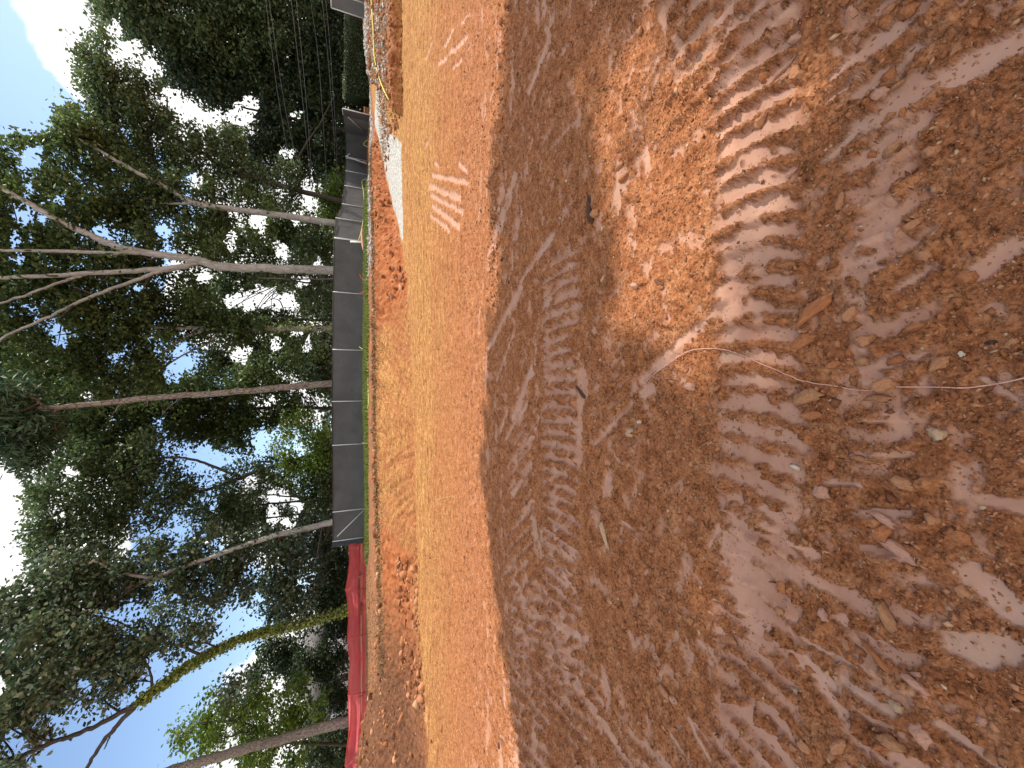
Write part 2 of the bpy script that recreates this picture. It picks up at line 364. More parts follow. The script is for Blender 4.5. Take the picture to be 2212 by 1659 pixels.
    litter = (1 - .8 * np.clip(mound, 0, 1)) * np.clip(top * (.45 + .8 * n2) + berm * .5 + blk * ss(15.0, 15.5, y) * (.5 + .8 * fbm(x * 3, y * 3, 88, 3)), 0, 1) * (1 - grav)
    return z, clay, tan, grav, litter, torn, blk, mound, crk
def g_pad(x, y): return perlin(x * .5, y * 1.5, 90)

ys = [-.9]
while ys[-1] < 70:
    v = ys[-1]
    if v < .25: dy = .05
    elif v < 2: dy = .0062 + .0015 * v
    elif v < 5: dy = .009 + .0055 * (v - 2)
    elif v < 16: dy = .029
    elif v < 26: dy = .08
    else: dy = .5
    ys.append(v + dy)
ys = np.array([-60, -20, -8, -4, -2, -1.3] + ys + [80, 100, 140, 200, 320, 600])
NC = 450
s_ = np.linspace(-1, 1, NC)
HW = np.where(ys < 0, 1.2, 1.06 * (np.maximum(ys, 0) * cp + 1.6 * sp) + .5); HW = np.minimum(HW, 40)
ext = np.array([1.15, 1.4, 2.0]);
X = s_[None, :] * HW[:, None]
side = np.stack([HW + .4, HW + 1.2, HW + 3, HW + 8, HW + 25, HW + 120, HW + 500], 1)
X = np.hstack([-side[:, ::-1], X, side]); Yg = np.repeat(ys[:, None], X.shape[1], 1)
nr, nc = X.shape
gx, gy = X.ravel(), Yg.ravel()
z, clay, tan, grav, litter, torn, blk, mound, crk = ground_fields(gx, gy)
GV = np.stack([gx, gy, z], 1)
ii = np.arange(nr - 1)[:, None] * nc; jj = np.arange(nc - 1)[None, :]
GQ = np.stack([ii + jj, ii + jj + 1, ii + nc + jj + 1, ii + nc + jj], -1).reshape(-1, 4)

# ------------------------------------------------------------------ materials
def new_mat(name):
    m = bpy.data.materials.new(name); m.use_nodes = True; nt = m.node_tree
    return m, nt.nodes, nt.links, nt.nodes['Principled BSDF'], nt.nodes['Material Output']
def noise(N, L, scale, detail=6, rough=.6, vec=None, dist=0):
    n = N.new('ShaderNodeTexNoise'); n.inputs['Scale'].default_value = scale; n.inputs['Detail'].default_value = detail
    n.inputs['Roughness'].default_value = rough; n.inputs['Distortion'].default_value = dist
    if vec is not None: L.new(vec, n.inputs['Vector'])
    return n.outputs[0]
def ramp(N, L, src, stops):
    r = N.new('ShaderNodeValToRGB'); L.new(src, r.inputs[0]); e = r.color_ramp.elements
    e[0].position, e[0].color = stops[0][0], (*stops[0][1], 1); e[1].position, e[1].color = stops[-1][0], (*stops[-1][1], 1)
    for p_, c_ in stops[1:-1]:
        q = e.new(p_); q.color = (*c_, 1)
    return r.outputs[0]
def mix(N, L, fac, a, b):
    m = N.new('ShaderNodeMix'); m.data_type = 'RGBA'
    for i, q in ((0, fac), (6, a), (7, b)):
        if isinstance(q, (int, float)): m.inputs[i].default_value = q
        elif isinstance(q, tuple): m.inputs[i].default_value = (*q, 1)
        else: L.new(q, m.inputs[i])
    return m.outputs[2]
def mth(N, L, op, a, b=0.0, clamp=False):
    m = N.new('ShaderNodeMath'); m.operation = op; m.use_clamp = clamp
    for i, q in enumerate((a, b)):
        if isinstance(q, (int, float)): m.inputs[i].default_value = q
        else: L.new(q, m.inputs[i])
    return m.outputs[0]
def objco(N): return N.new('ShaderNodeTexCoord').outputs['Object']
def bump(N, L, bs, h, strength, dist, prev=None):
    b = N.new('ShaderNodeBump'); b.inputs['Strength'].default_value = strength; b.inputs['Distance'].default_value = dist
    L.new(h, b.inputs['Height'])
    if prev is not None: L.new(prev, b.inputs['Normal'])
    L.new(b.outputs[0], bs.inputs['Normal']); return b.outputs[0]

def ground_mat():
    m, N, L, bs, out = new_mat('red_clay_ground')
    g = N.new('ShaderNodeNewGeometry').outputs['Position']
    A = N.new('ShaderNodeAttribute'); A.attribute_name = 'ma'; B = N.new('ShaderNodeAttribute'); B.attribute_name = 'mb'
    sA = N.new('ShaderNodeSeparateColor'); L.new(A.outputs['Color'], sA.inputs[0]); sB = N.new('ShaderNodeSeparateColor'); L.new(B.outputs['Color'], sB.inputs[0])
    clay, tan_, grv, lit = sA.outputs[0], sA.outputs[1], sA.outputs[2], A.outputs['Alpha']
    torn, blk, md = sB.outputs[0], sB.outputs[1], sB.outputs[2]
    n_big = noise(N, L, 1.3, 5, .6, g); n_mid = noise(N, L, 9, 6, .65, g); n_fine = noise(N, L, 70, 5, .7, g)
    vo = N.new('ShaderNodeTexVoronoi'); vo.inputs['Scale'].default_value = 62; L.new(g, vo.inputs['Vector'])
    soil = ramp(N, L, n_mid, [(.28, (.155, .056, .024)), (.44, (.31, .122, .050)), (.58, (.40, .175, .078)), (.76, (.50, .26, .135))])
    soil = mix(N, L, mth(N, L, 'MULTIPLY', n_big, .45), soil, (.33, .110, .042))
    spk = ramp(N, L, mth(N, L, 'ADD', mth(N, L, 'MULTIPLY', n_fine, .6), mth(N, L, 'MULTIPLY', noise(N, L, 24, 6, .7, g), .4)), [(.40, (.22, .20, .19)), (.475, (.88, .86, .85)), (.57, (1.38, 1.38, 1.38))])  # dark flecks in the colour stand in for shadows between crumbs
    mm = N.new('ShaderNodeMix'); mm.data_type = 'RGBA'; mm.blend_type = 'MULTIPLY'; mm.inputs[0].default_value = .85; L.new(soil, mm.inputs[6]); L.new(spk, mm.inputs[7]); soil = mm.outputs[2]
    cellv = N.new('ShaderNodeSeparateColor'); L.new(vo.outputs['Color'], cellv.inputs[0])
    peb = mth(N, L, 'GREATER_THAN', cellv.outputs[0], .955); peb = mth(N, L, 'MULTIPLY', peb, mth(N, L, 'LESS_THAN', vo.outputs['Distance'], .38))
    soil = mix(N, L, mth(N, L, 'MULTIPLY', peb, .6), soil, (.46, .33, .22))
    cc = ramp(N, L, noise(N, L, 4.0, 5, .6, g), [(.3, (.44, .22, .14)), (.55, (.54, .31, .215)), (.75, (.50, .33, .25))])
    cc = mix(N, L, ss_node(N, L, noise(N, L, 1.1, 3, .5, g), .56, .68), cc, (.45, .295, .215))
    cc = mix(N, L, mth(N, L, 'MULTIPLY', n_fine, .35), cc, (.36, .17, .10))
    v2 = N.new('ShaderNodeTexVoronoi'); v2.inputs['Scale'].default_value = 105; L.new(g, v2.inputs['Vector'])
    s2 = N.new('ShaderNodeSeparateColor'); L.new(v2.outputs['Color'], s2.inputs[0])
    spot = mth(N, L, 'MULTIPLY', mth(N, L, 'GREATER_THAN', mth(N, L, 'ADD', s2.outputs[1], mth(N, L, 'MULTIPLY', noise(N, L, 5, 4, .6, g), 2.2)), 1.95), mth(N, L, 'LESS_THAN', v2.outputs['Distance'], mth(N, L, 'MULTIPLY', s2.outputs[0], .55)))
    cc = mix(N, L, mth(N, L, 'MULTIPLY', spot, .8), cc, (.27, .11, .055))
    tn = ramp(N, L, n_mid, [(.3, (.30, .140, .048)), (.5, (.42, .215, .076)), (.7, (.51, .29, .115))])
    tnm = N.new('ShaderNodeMix'); tnm.data_type = 'RGBA'; tnm.blend_type = 'MULTIPLY'; tnm.inputs[0].default_value = .8; L.new(tn, tnm.inputs[6]); L.new(spk, tnm.inputs[7]); tn = tnm.outputs[2]
    mpx = N.new('ShaderNodeMapping'); mpx.inputs['Scale'].default_value = (1.1, 9, 2); mpx.inputs['Rotation'].default_value = (0, 0, .06); L.new(g, mpx.inputs['Vector'])
    trk = ramp(N, L, noise(N, L, 2.2, 7, .72, mpx.outputs[0]), [(.38, (.40, .35, .30)), (.47, (.86, .84, .82)), (.60, (1.22, 1.22, 1.20))])
    t2 = N.new('ShaderNodeMix'); t2.data_type = 'RGBA'; t2.blend_type = 'MULTIPLY'; t2.inputs[0].default_value = .9; L.new(tn, t2.inputs[6]); L.new(trk, t2.inputs[7]); tn = t2.outputs[2]
    c = mix(N, L, tan_, soil, tn)
    pv = N.new('ShaderNodeTexVoronoi'); pv.inputs['Scale'].default_value = 13; L.new(g, pv.inputs['Vector']); ps = N.new('ShaderNodeSeparateColor'); L.new(pv.outputs['Color'], ps.inputs[0])
    pk = mth(N, L, 'MULTIPLY', mth(N, L, 'GREATER_THAN', mth(N, L, 'ADD', ps.outputs[0], mth(N, L, 'MULTIPLY', n_big, .8)), 1.12), ss_node(N, L, pv.outputs['Distance'], .42, .25))
    c = mix(N, L, mth(N, L, 'MULTIPLY', mth(N, L, 'MULTIPLY', pk, tan_), .75), c, (.25, .10, .045))
    c = mix(N, L, torn, c, ramp(N, L, noise(N, L, 5, 6, .65, g), [(.35, (.22, .06, .022)), (.5, (.36, .12, .045)), (.68, (.46, .20, .085))]))
    c = mix(N, L, mth(N, L, 'MULTIPLY', md, .95), c, ramp(N, L, n_mid, [(.3, (.07, .032, .018)), (.6, (.19, .085, .045))]))
    c = mix(N, L, clay, c, cc)
    lc = ramp(N, L, noise(N, L, 14, 7, .7, g), [(.36, (.035, .024, .016)), (.46, (.13, .08, .045)), (.6, (.26, .175, .10)), (.75, (.36, .26, .15))])
    c = mix(N, L, lit, c, lc)
    vg = N.new('ShaderNodeTexVoronoi'); vg.inputs['Scale'].default_value = 22; L.new(g, vg.inputs['Vector'])
    sg = N.new('ShaderNodeSeparateColor'); L.new(vg.outputs['Color'], sg.inputs[0])
    gc = ramp(N, L, sg.outputs[0], [(0, (.22, .21, .19)), (.5, (.46, .44, .40)), (1, (.60, .58, .53))])
    c = mix(N, L, grv, c, gc)
    L.new(c, bs.inputs['Base Color'])
    bs.inputs['Roughness'].default_value = .92; bs.inputs['Specular IOR Level'].default_value = .10
    L.new(mth(N, L, 'SUBTRACT', .95, mth(N, L, 'MULTIPLY', clay, .22)), bs.inputs['Roughness'])
    soft = mth(N, L, 'SUBTRACT', 1.0, mth(N, L, 'MULTIPLY', clay, .85))
    h = mth(N, L, 'ADD', mth(N, L, 'MULTIPLY', mth(N, L, 'SUBTRACT', 1.0, vo.outputs['Distance']), .5), n_fine)
    h = mth(N, L, 'MULTIPLY', h, soft)
    n0 = bump(N, L, bs, h, .9, .007)
    n0 = bump(N, L, bs, mth(N, L, 'MULTIPLY', noise(N, L, 26, 6, .7, g), soft), .8, .016, n0)
    return m
def ss_node(N, L, src, a, b):
    r = N.new('ShaderNodeMapRange'); r.interpolation_type = 'SMOOTHSTEP'; L.new(src, r.inputs[0]); r.inputs[1].default_value = a; r.inputs[2].default_value = b; return r.outputs[0]

def simple(name, col, rough=.8, scale=12, var=.35, bmp=.4, bd=.01, spec=.2, stretch=None):
    m, N, L, bs, out = new_mat(name); v = objco(N)
    if stretch:
        mp = N.new('ShaderNodeMapping'); mp.inputs['Scale'].default_value = stretch; L.new(v, mp.inputs['Vector']); v = mp.outputs[0]
    n = noise(N, L, scale, 6, .65, v)
    lo = tuple(c * (1 - var) for c in col); hi = tuple(min(1, c * (1 + var)) for c in col)
    L.new(ramp(N, L, n, [(.3, lo), (.7, hi)]), bs.inputs['Base Color'])
    bs.inputs['Roughness'].default_value = rough; bs.inputs['Specular IOR Level'].default_value = spec
    if bmp: bump(N, L, bs, n, bmp, bd)
    return m

def leaf_mat(name, dark, mid, light, trans=.35, spec=.35, rough=.45):
    m, N, L, bs, out = new_mat(name)
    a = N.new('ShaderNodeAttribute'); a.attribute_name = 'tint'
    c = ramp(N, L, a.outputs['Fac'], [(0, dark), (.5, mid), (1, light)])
    L.new(c, bs.inputs['Base Color']); bs.inputs['Roughness'].default_value = rough; bs.inputs['Specular IOR Level'].default_value = spec
    t = N.new('ShaderNodeBsdfTranslucent')
    hv = N.new('ShaderNodeHueSaturation'); hv.inputs['Saturation'].default_value = 1.15; hv.inputs['Value'].default_value = 1.5; L.new(c, hv.inputs['Color']); L.new(hv.outputs[0], t.inputs[0])
    mx = N.new('ShaderNodeMixShader'); mx.inputs[0].default_value = trans
    L.new(bs.outputs[0], mx.inputs[1]); L.new(t.outputs[0], mx.inputs[2]); L.new(mx.outputs[0], out.inputs[0])
    return m
def bark_mat(name, lo, hi, scale=7, stretch=(1, 1, .22), crack=.5):
    m, N, L, bs, out = new_mat(name); v = N.new('ShaderNodeNewGeometry').outputs['Position']
    mp = N.new('ShaderNodeMapping'); mp.inputs['Scale'].default_value = stretch; L.new(v, mp.inputs['Vector'])
    n = noise(N, L, scale, 7, .7, mp.outputs[0], .4); n2 = noise(N, L, 1.1, 4, .6, v)
    vo = N.new('ShaderNodeTexVoronoi'); vo.feature = 'DISTANCE_TO_EDGE'; vo.inputs['Scale'].default_value = scale * 1.3; L.new(mp.outputs[0], vo.inputs['Vector'])
    f = mth(N, L, 'ADD', n, mth(N, L, 'MULTIPLY', n2, .45))
    c = ramp(N, L, f, [(.45, lo), (.85, hi)])
    c = mix(N, L, mth(N, L, 'MULTIPLY', mth(N, L, 'LESS_THAN', vo.outputs['Distance'], .06), crack), c, tuple(q * .35 for q in lo))
    L.new(c, bs.inputs['Base Color']); bs.inputs['Roughness'].default_value = .9; bs.inputs['Specular IOR Level'].default_value = .15
    bump(N, L, bs, mth(N, L, 'ADD', n, vo.outputs['Distance']), .8, .03)
    return m

MG = ground_mat()
gme = mesh_data('ground', GV, GQ, MG, True)
ca = gme.attributes.new('ma', 'FLOAT_COLOR', 'POINT'); ca.data.foreach_set('color', np.stack([clay, tan, grav, litter], 1).astype(np.float32).ravel())
cb = gme.attributes.new('mb', 'FLOAT_COLOR', 'POINT'); cb.data.foreach_set('color', np.stack([torn * (1 - np.clip(mound * 1.3, 0, 1)), blk, np.clip(mound * 1.3, 0, 1), crk], 1).astype(np.float32).ravel())
ground = tag(link('ground', gme), kind='structure')

# height lookup on the built grid (bilinear by rows)
ZG = z.reshape(nr, nc)
def hz(x, y):
    x = np.atleast_1d(np.asarray(x, float)); y = np.atleast_1d(np.asarray(y, float))
    r = np.clip(np.searchsorted(ys, y) - 1, 0, nr - 2); o = np.empty_like(x)
    f = np.clip((y - ys[r]) / (ys[r + 1] - ys[r]), 0, 1)
    hw0 = HW[r]; hw1 = HW[r + 1]
    def row(ri, hw):
        t = np.clip((x / hw + 1) / 2 * (NC - 1), 0, NC - 1.001); k = t.astype(int); q = t - k
        return ZG[ri, 7 + k] * (1 - q) + ZG[ri, 8 + k] * q
    return row(r, hw0) * (1 - f) + row(r + 1, hw1) * f
def hz1(x, y): return float(hz(x, y)[0])

# ------------------------------------------------------------------ stones, crumbs and clods
def ico(sub=0):
    t = (1 + 5 ** .5) / 2
    V = [(-1, t, 0), (1, t, 0), (-1, -t, 0), (1, -t, 0), (0, -1, t), (0, 1, t), (0, -1, -t), (0, 1, -t), (t, 0, -1), (t, 0, 1), (-t, 0, -1), (-t, 0, 1)]
    V = [np.array(v) / np.linalg.norm(v) for v in V]
    T = [(0, 11, 5), (0, 5, 1), (0, 1, 7), (0, 7, 10), (0, 10, 11), (1, 5, 9), (5, 11, 4), (11, 10, 2), (10, 7, 6), (7, 1, 8), (3, 9, 4), (3, 4, 2), (3, 2, 6), (3, 6, 8), (3, 8, 9), (4, 9, 5), (2, 4, 11), (6, 2, 10), (8, 6, 7), (9, 8, 1)]
    for _ in range(sub):
        c = {}; T2 = []
        def mid(a, b):
            k = (min(a, b), max(a, b))
            if k not in c: v = V[a] + V[b]; V.append(v / np.linalg.norm(v)); c[k] = len(V) - 1
            return c[k]
        for a, b, d in T:
            x, y, z_ = mid(a, b), mid(b, d), mid(d, a); T2 += [(a, x, z_), (b, y, x), (d, z_, y), (x, y, z_)]
        T = T2
    return np.array(V), np.array(T)
I0 = ico(0); OC = (np.array([(1,0,0),(-1,0,0),(0,1,0),(0,-1,0),(0,0,1),(0,0,-1)], float), np.array([(0,2,4),(2,1,4),(1,3,4),(3,0,4),(2,0,5),(1,2,5),(3,1,5),(0,3,5)])); I1 = ico(1); I2 = ico(2)
def scatter_mesh(name, pts, size, mat, flatz=(.5, .9), sink=.25, tint=None, tpl=None):
    """one mesh of many small angular stones"""
    n = len(pts); V0, T0 = tpl or I0; nv0 = len(V0)
    tilt = rng.standard_normal((n, 3, 3)) * .35 + np.eye(3)
    a = rng.uniform(0, 2 * math.pi, n); ca_, sa_ = np.cos(a), np.sin(a)
    sx = size * rng.uniform(.75, 1.3, n); sy = size * rng.uniform(.55, 1.0, n); sz = size * rng.uniform(*flatz, n)
    v = V0[None] @ tilt * (1 + .22 * rng.standard_normal((n, nv0, 1)))
    v = v * np.stack([sx, sy, sz], 1)[:, None] 
    x = v[..., 0] * ca_[:, None] - v[..., 1] * sa_[:, None]; y = v[..., 0] * sa_[:, None] + v[..., 1] * ca_[:, None]
    v = np.stack([x, y, v[..., 2]], -1) + pts[:, None]; v[..., 2] += (sz * (1 - 2 * sink))[:, None] * .5
    T = T0[None] + (np.arange(n) * nv0)[:, None, None]
    tn = np.repeat(rng.random(n) if tint is None else tint, len(T0))
    return mesh_data(name, v.reshape(-1, 3), T.reshape(-1, 3), mat, False, tint=tn)

def tint_mat(name, stops, rough=.9, bmp=0, sc=60):
    m, N, L, bs, out = new_mat(name)
    a = N.new('ShaderNodeAttribute'); a.attribute_name = 'tint'; v = objco(N)
    n = noise(N, L, sc, 5, .65, v)
    f = mth(N, L, 'ADD', a.outputs['Fac'], mth(N, L, 'MULTIPLY', mth(N, L, 'SUBTRACT', n, .5), .22), True)
    L.new(ramp(N, L, f, stops), bs.inputs['Base Color']); bs.inputs['Roughness'].default_value = rough; bs.inputs['Specular IOR Level'].default_value = .2
    if bmp: bump(N, L, bs, n, .8, bmp)
    return m
M_crumb = tint_mat('crumbled_clay', [(0, (.19, .070, .030)), (.5, (.35, .14, .058)), (.93, (.45, .21, .105)), (1, (.50, .33, .20))])
def frustum_pts(n, y0, y1, power=1.0, wide=1.02):
    """random ground points inside the fan in front of the camera, denser near"""
    y = y0 * (y1 / y0) ** (rng.random(n) ** power); hw = wide * (y * cp + 1.6 * sp)
    return rng.uniform(-1, 1, n) * hw, y
x_, y_ = frustum_pts(60000, .35, 6.2, 1.0)
f_ = ground_fields(x_, y_)
cl_ = f_[1]; dens = fbm(x_ * 2.3, y_ * 2.3, 201, 3)
keep = (rng.random(len(x_)) > cl_ * .93) & (rng.random(len(x_)) < .35 + 1.3 * np.maximum(dens + .15, 0))
x_, y_ = x_[keep], y_[keep]
sz_ = np.clip(.0032 * np.exp(.55 * rng.standard_normal(len(x_))) * (.75 + .22 * y_), .0018, .014)
pts = np.stack([x_, y_, hz(x_, y_)], 1)
tag(link('soil_crumbs', scatter_mesh('soil_crumbs', pts, sz_ * 1.15, M_crumb, tpl=OC)), kind='stuff')

# ragged clumps: on the berm, at the mound and along the top of the bank
def clump_pts(n, fn):
    out = []
    while len(out) < n:
        c = fn(); out.append(c)
    a = np.array(out); return np.stack([a[:, 0], a[:, 1], hz(a[:, 0], a[:, 1])], 1)
pa = clump_pts(420, lambda: (lambda x: (x, 4.62 - .035 * x * x + random.gauss(0, .14)))(random.uniform(1.0, 5.2)))
pb = clump_pts(900, lambda: (random.gauss(-12, 2.2), random.gauss(12.0, 1.6)))
pc = clump_pts(900, lambda: (random.uniform(9.5, 19), random.uniform(14.7, 18.5)))
pd = clump_pts(700, lambda: (lambda x: (x, float(np.interp(x, FX, FY) + np.interp(x, [-8, -2, 2.5, 5], [2.4, 2.3, 1.9, 1.3]) + .45 + random.gauss(0, .14))))(random.uniform(-8.5, 5.2)))
pe = clump_pts(500, lambda: (lambda x: (x, float(np.interp(x, FX, FY) + random.random() * 1.2)))(random.choice([random.uniform(2.6, 13), random.uniform(-8.2, -5.2)])))
pf = clump_pts(500, lambda: (random.uniform(10, 19), random.uniform(14.55, 15.0)))
allp = np.concatenate([pa, pb, pc, pd, pe, pf])
sz_ = np.concatenate([np.full(420, .014), np.full(900, .035), np.full(900, .04), np.full(700, .045), np.full(500, .045), np.full(500, .035)]) * np.exp(.5 * rng.standard_normal(len(allp)))
tag(link('soil_clumps', scatter_mesh('soil_clumps', allp, np.clip(sz_, .006, .12), M_crumb)), kind='stuff')

# gravel
M_gravel = tint_mat('pale_crushed_stone', [(0, (.20, .19, .175)), (.4, (.42, .40, .37)), (1, (.62, .60, .55))], .8)
gx_ = rng.uniform(5.2, 22, 60000); gy_ = rng.uniform(14.5, 30, 60000)
kp = ground_fields(gx_, gy_)[4] > .45; gx_, gy_ = gx_[kp][:6000], gy_[kp][:6000]
gp = np.stack([gx_, gy_, hz(gx_, gy_)], 1)
tag(link('gravel', scatter_mesh('gravel', gp, rng.uniform(.03, .06, len(gp)), M_gravel, sink=.1)), kind='stuff')

# individual clods and stones
def clod_mesh(name, seed, sub, rag, mat, split=False):
    r_ = np.random.default_rng(seed); V, T = (I1, I2)[sub - 1]; V = V.copy()
    V = np.sign(V) * np.abs(V) ** .8; V /= (np.abs(V).max(1) ** .5)[:, None]; A3 = r_.standard_normal((7, 3)) * 3.2; ph = r_.uniform(0, 6.28, 7)
    for k in range(7): V *= (1 + (.10 / (1 + .12 * k)) * np.sin(V @ A3[k] + ph[k]))[:, None]
    for k in range(7):                                    # knock flat facets off it
        d = r_.standard_normal(3); d[2] = abs(d[2]); d /= np.linalg.norm(d); lim = r_.uniform(.6, .95); q = V @ d
        V -= np.maximum(q - lim, 0)[:, None] * d
    V *= (1 + rag * r_.standard_normal(len(V)))[:, None]
    return mesh_data(name, V, T, mat, False, tint=np.clip(.5 + .12 * r_.standard_normal(len(T)), 0, 1))
def clod_mat(name, lo, mid, hi): return tint_mat(name, [(0, lo), (.5, mid), (1, hi)], .97, .0035, 7)
CM = dict(red=clod_mat('clod_red', (.22, .072, .028), (.38, .145, .058), (.48, .22, .10)),
          tan=clod_mat('clod_tan', (.26, .110, .050), (.42, .19, .090), (.51, .27, .145)),
          pink=clod_mat('clod_pink', (.30, .14, .09), (.48, .25, .17), (.56, .33, .24)),
          grey=clod_mat('stone_grey', (.30, .18, .10), (.48, .31, .185), (.55, .40, .26)),
          olive=clod_mat('stone_olive', (.24, .10, .047), (.385, .185, .088), (.48, .26, .14)),
          dark=clod_mat('clod_dark', (.03, .018, .014), (.08, .045, .03), (.16, .08, .05)),
          white=clod_mat('stone_white', (.48, .38, .27), (.62, .51, .38), (.7, .60, .47)))
protos = {k: [clod_mesh('clod_%s' % k, 10 + i, 2, .075, m) for i in range(5)] for k, m in CM.items()}
NAMED = [  # ox, oy, half length px (ox), half width px (oy), turn deg, material, name, label
 (1912,832,21,19,10,'tan','clod','big rough tan clod that sits on the pale wire'),
 (1706,797,9,7,20,'red','clod','small square clod at the bend where the wire dips under soil'),
 (1722,160,20,12,60,'tan','clod','hollow curled clod with dark gap, at the upper right of the tread prints'),
 (1690,155,26,5,-12,'pink','clay_slab','thin upright clay slab standing beside the hollow curled clod'),
 (1900,207,17,13,0,'pink','clod','pinkish split clod above the long grey clay smear'),
 (1942,184,14,6,5,'tan','clod','flat pointed chip next to the pinkish split clod'),
 (1930,327,14,20,30,'olive','stone','olive wedge shaped stone below the grey clay smear'),
 (2012,330,16,13,20,'tan','clod','smooth oval clod right of the olive wedge stone'),
 (2070,105,13,9,-20,'tan','clod','oval brown clod on the grey clay at the lower right corner'),
 (1816,438,7,18,8,'tan','clod','short round plug of clay shaped like a cork'),
 (1974,488,17,14,0,'tan','clod','blocky orange clod between two clay smears and the lower edge'),
 (1996,552,15,11,40,'tan','clod','broken orange clod just below the blocky orange clod'),
 (2089,602,19,15,0,'red','clod','brown clod touching the large grey smear near the frame edge'),
 (1762,668,42,15,-32,'red','clod','long triangular brown clod with a shadowed edge'),
 (1731,743,30,13,-25,'red','clod','rough slab shaped clod right above the pale wire'),
 (1840,680,14,20,10,'tan','clod','pointed clod with its tip turned down, beside the long triangular clod'),
 (1977,712,22,12,-12,'red','clod','flattish reddish clod with a ragged end, far from the wire'),
 (1870,738,19,15,10,'tan','clod','cracked orange clod broken in two layers'),
 (2031,785,20,14,-28,'tan','clod','egg shaped pale clod lying alone near the wire end'),
 (1936,779,17,9,-15,'red','clod','dark brown clod pressed into the soil above the wire'),
 (1803,788,16,10,0,'red','clod','rounded clod lying directly above the wire'),
 (1865,781,13,10,0,'olive','clod','pale olive clod beside the rounded one above the wire'),
 (2142,740,9,6,0,'dark','charred_lump','black charred lump in the plain soil near the frame edge'),
 (1898,860,24,9,5,'tan','clod','bright orange clod just below the wire'),
 (1745,858,28,14,-20,'olive','clod','greyish clod lying below the dip of the wire'),
 (1756,897,24,11,0,'red','clod','brown clod under the greyish clod'),
 (1718,1009,12,6,5,'white','stone','pale greenish white flat stone among red soil'),
 (2028,938,16,13,20,'grey','stone','pale grey stone with two small pebbles beside it'),
 (1865,992,22,7,12,'tan','clod','elongated orange chip on a pink clay patch'),
 (1777,1064,15,14,0,'pink','clod','pink topped clod at the end of a tread print'),
 (1953,1044,24,14,30,'olive','clod','large flat shard with a torn lower end'),
 (1908,1120,26,11,28,'pink','clod','pale crumbling slab below the flat shard'),
 (2014,1122,13,11,20,'tan','clod','two toned clod with a rough pale end'),
 (1940,1187,48,14,28,'pink','clay_slab','long cracked curved clay slab, the largest on the ground'),
 (2072,1158,22,13,15,'red','clod','reddish layered clod right of the long cracked slab'),
 (1922,1340,44,13,58,'olive','clay_slab','long bark like shard with a black shadowed edge'),
 (1978,1478,27,11,22,'pink','clod','flat smooth chip half sunk near the bottom left'),
 (1900,1424,36,7,32,'red','clod','narrow twisted clod among the clay smears'),
 (1928,1604,26,15,5,'olive','clod','loaf shaped clod at the bottom left'),
 (1990,1583,20,18,40,'pink','clod','clod with a pale cracked face at the bottom left'),
 (1815,1612,12,26,20,'tan','clod','upright tan clod beside a dark crack at the bottom left'),
 (1285,465,11,9,0,'tan','clod','tan clod tucked in the dark cleft'),
 (1275,452,26,6,70,'dark','clod','black lump painted as the shadow in the cleft amid the shaded ground'),  # near-black lump stands in for the shadow inside the cleft
 (1364,935,8,10,0,'grey','stone','greyish green stone with a rough top in mid ground'),
 (1382,911,5,4,0,'white','stone','small white stone above the greyish green stone'),
 (1307,1155,20,5,65,'grey','bark_chip','pale bark like chip standing on the churned soil'),
 (1492,836,12,10,0,'pink','clod','crumbly pink clod beside the round clay print'),
 (1534,1351,12,5,-60,'tan','clod','bright sunlit chip left of the plain soil'),
 (1492,1340,8,7,0,'tan','clod','rounded clod next to the bright sunlit chip'),
 (1436,1493,12,8,10,'tan','clod','flat clod at the edge of a crack, lower left'),
 (1458,1511,10,7,0,'pink','clod','pinkish clod under the flat clod by the crack'),
 (1370,905,4,3,0,'olive','stone','tiny tan pebble beside the white stone'),
 (1258,850,14,4,30,'dark','clod','ridge of dark splintered clay near the tread prints'),
 (1086,142,7,6,0,'dark','clod','dark round clod at the right end of the shade line'),
 (1340,360,9,6,0,'tan','clod','tan clod on the lifted lip right of the cleft'),
 (1350,385,11,8,0,'red','clod','brown clod below the tan one on the lifted lip'),
 (1228,660,6,8,0,'olive','clod','pale lumpy clod at the tip of the tread prints'),
 (1300,632,9,5,20,'tan','clod','light crumbling lump in the churned middle ground'),
 (1372,617,10,7,30,'pink','clod','cluster of pale chips in the middle ground'),
]
ni = 0
for (ox, oy, hl, hw_, turn, mk, nm, lab) in NAMED:
    p = flat(ox, oy); 
    for _ in range(4): d = raydir(ox, oy); zz = hz1(p[0], p[1]); p = CAMP + d * ((CAMH - zz) / -d[2])
    s = (p[1] * cp + CAMH * sp) / F                              # metres per pixel there
    elong = 1.0 / max(.35, math.sin(math.atan2(CAMH, p[1])))
    cv = [( raydir(ox + 1, oy)), (raydir(ox, oy + 1))]
    o = link(nm, protos[mk][ni % 5]); ni += 1
    lx = hw_ * s; ly = hl * s * min(elong, 1.8); lz = 1.0 * min(lx, ly) if 'slab' not in nm else .8 * min(lx, ly)
    o.scale = (lx * .88, ly * .88, max(lz * .8, .004)); o.rotation_euler = (random.uniform(-.15, .15), random.uniform(-.15, .15), math.radians(-turn) + random.uniform(-.1, .1))
    o.location = (p[0], p[1], zz + .45 * lz + .003); tag(o, lab, nm.split('_')[-1] if nm != 'bark_chip' else 'wood chip', 'named lumps and stones on the churned clay')

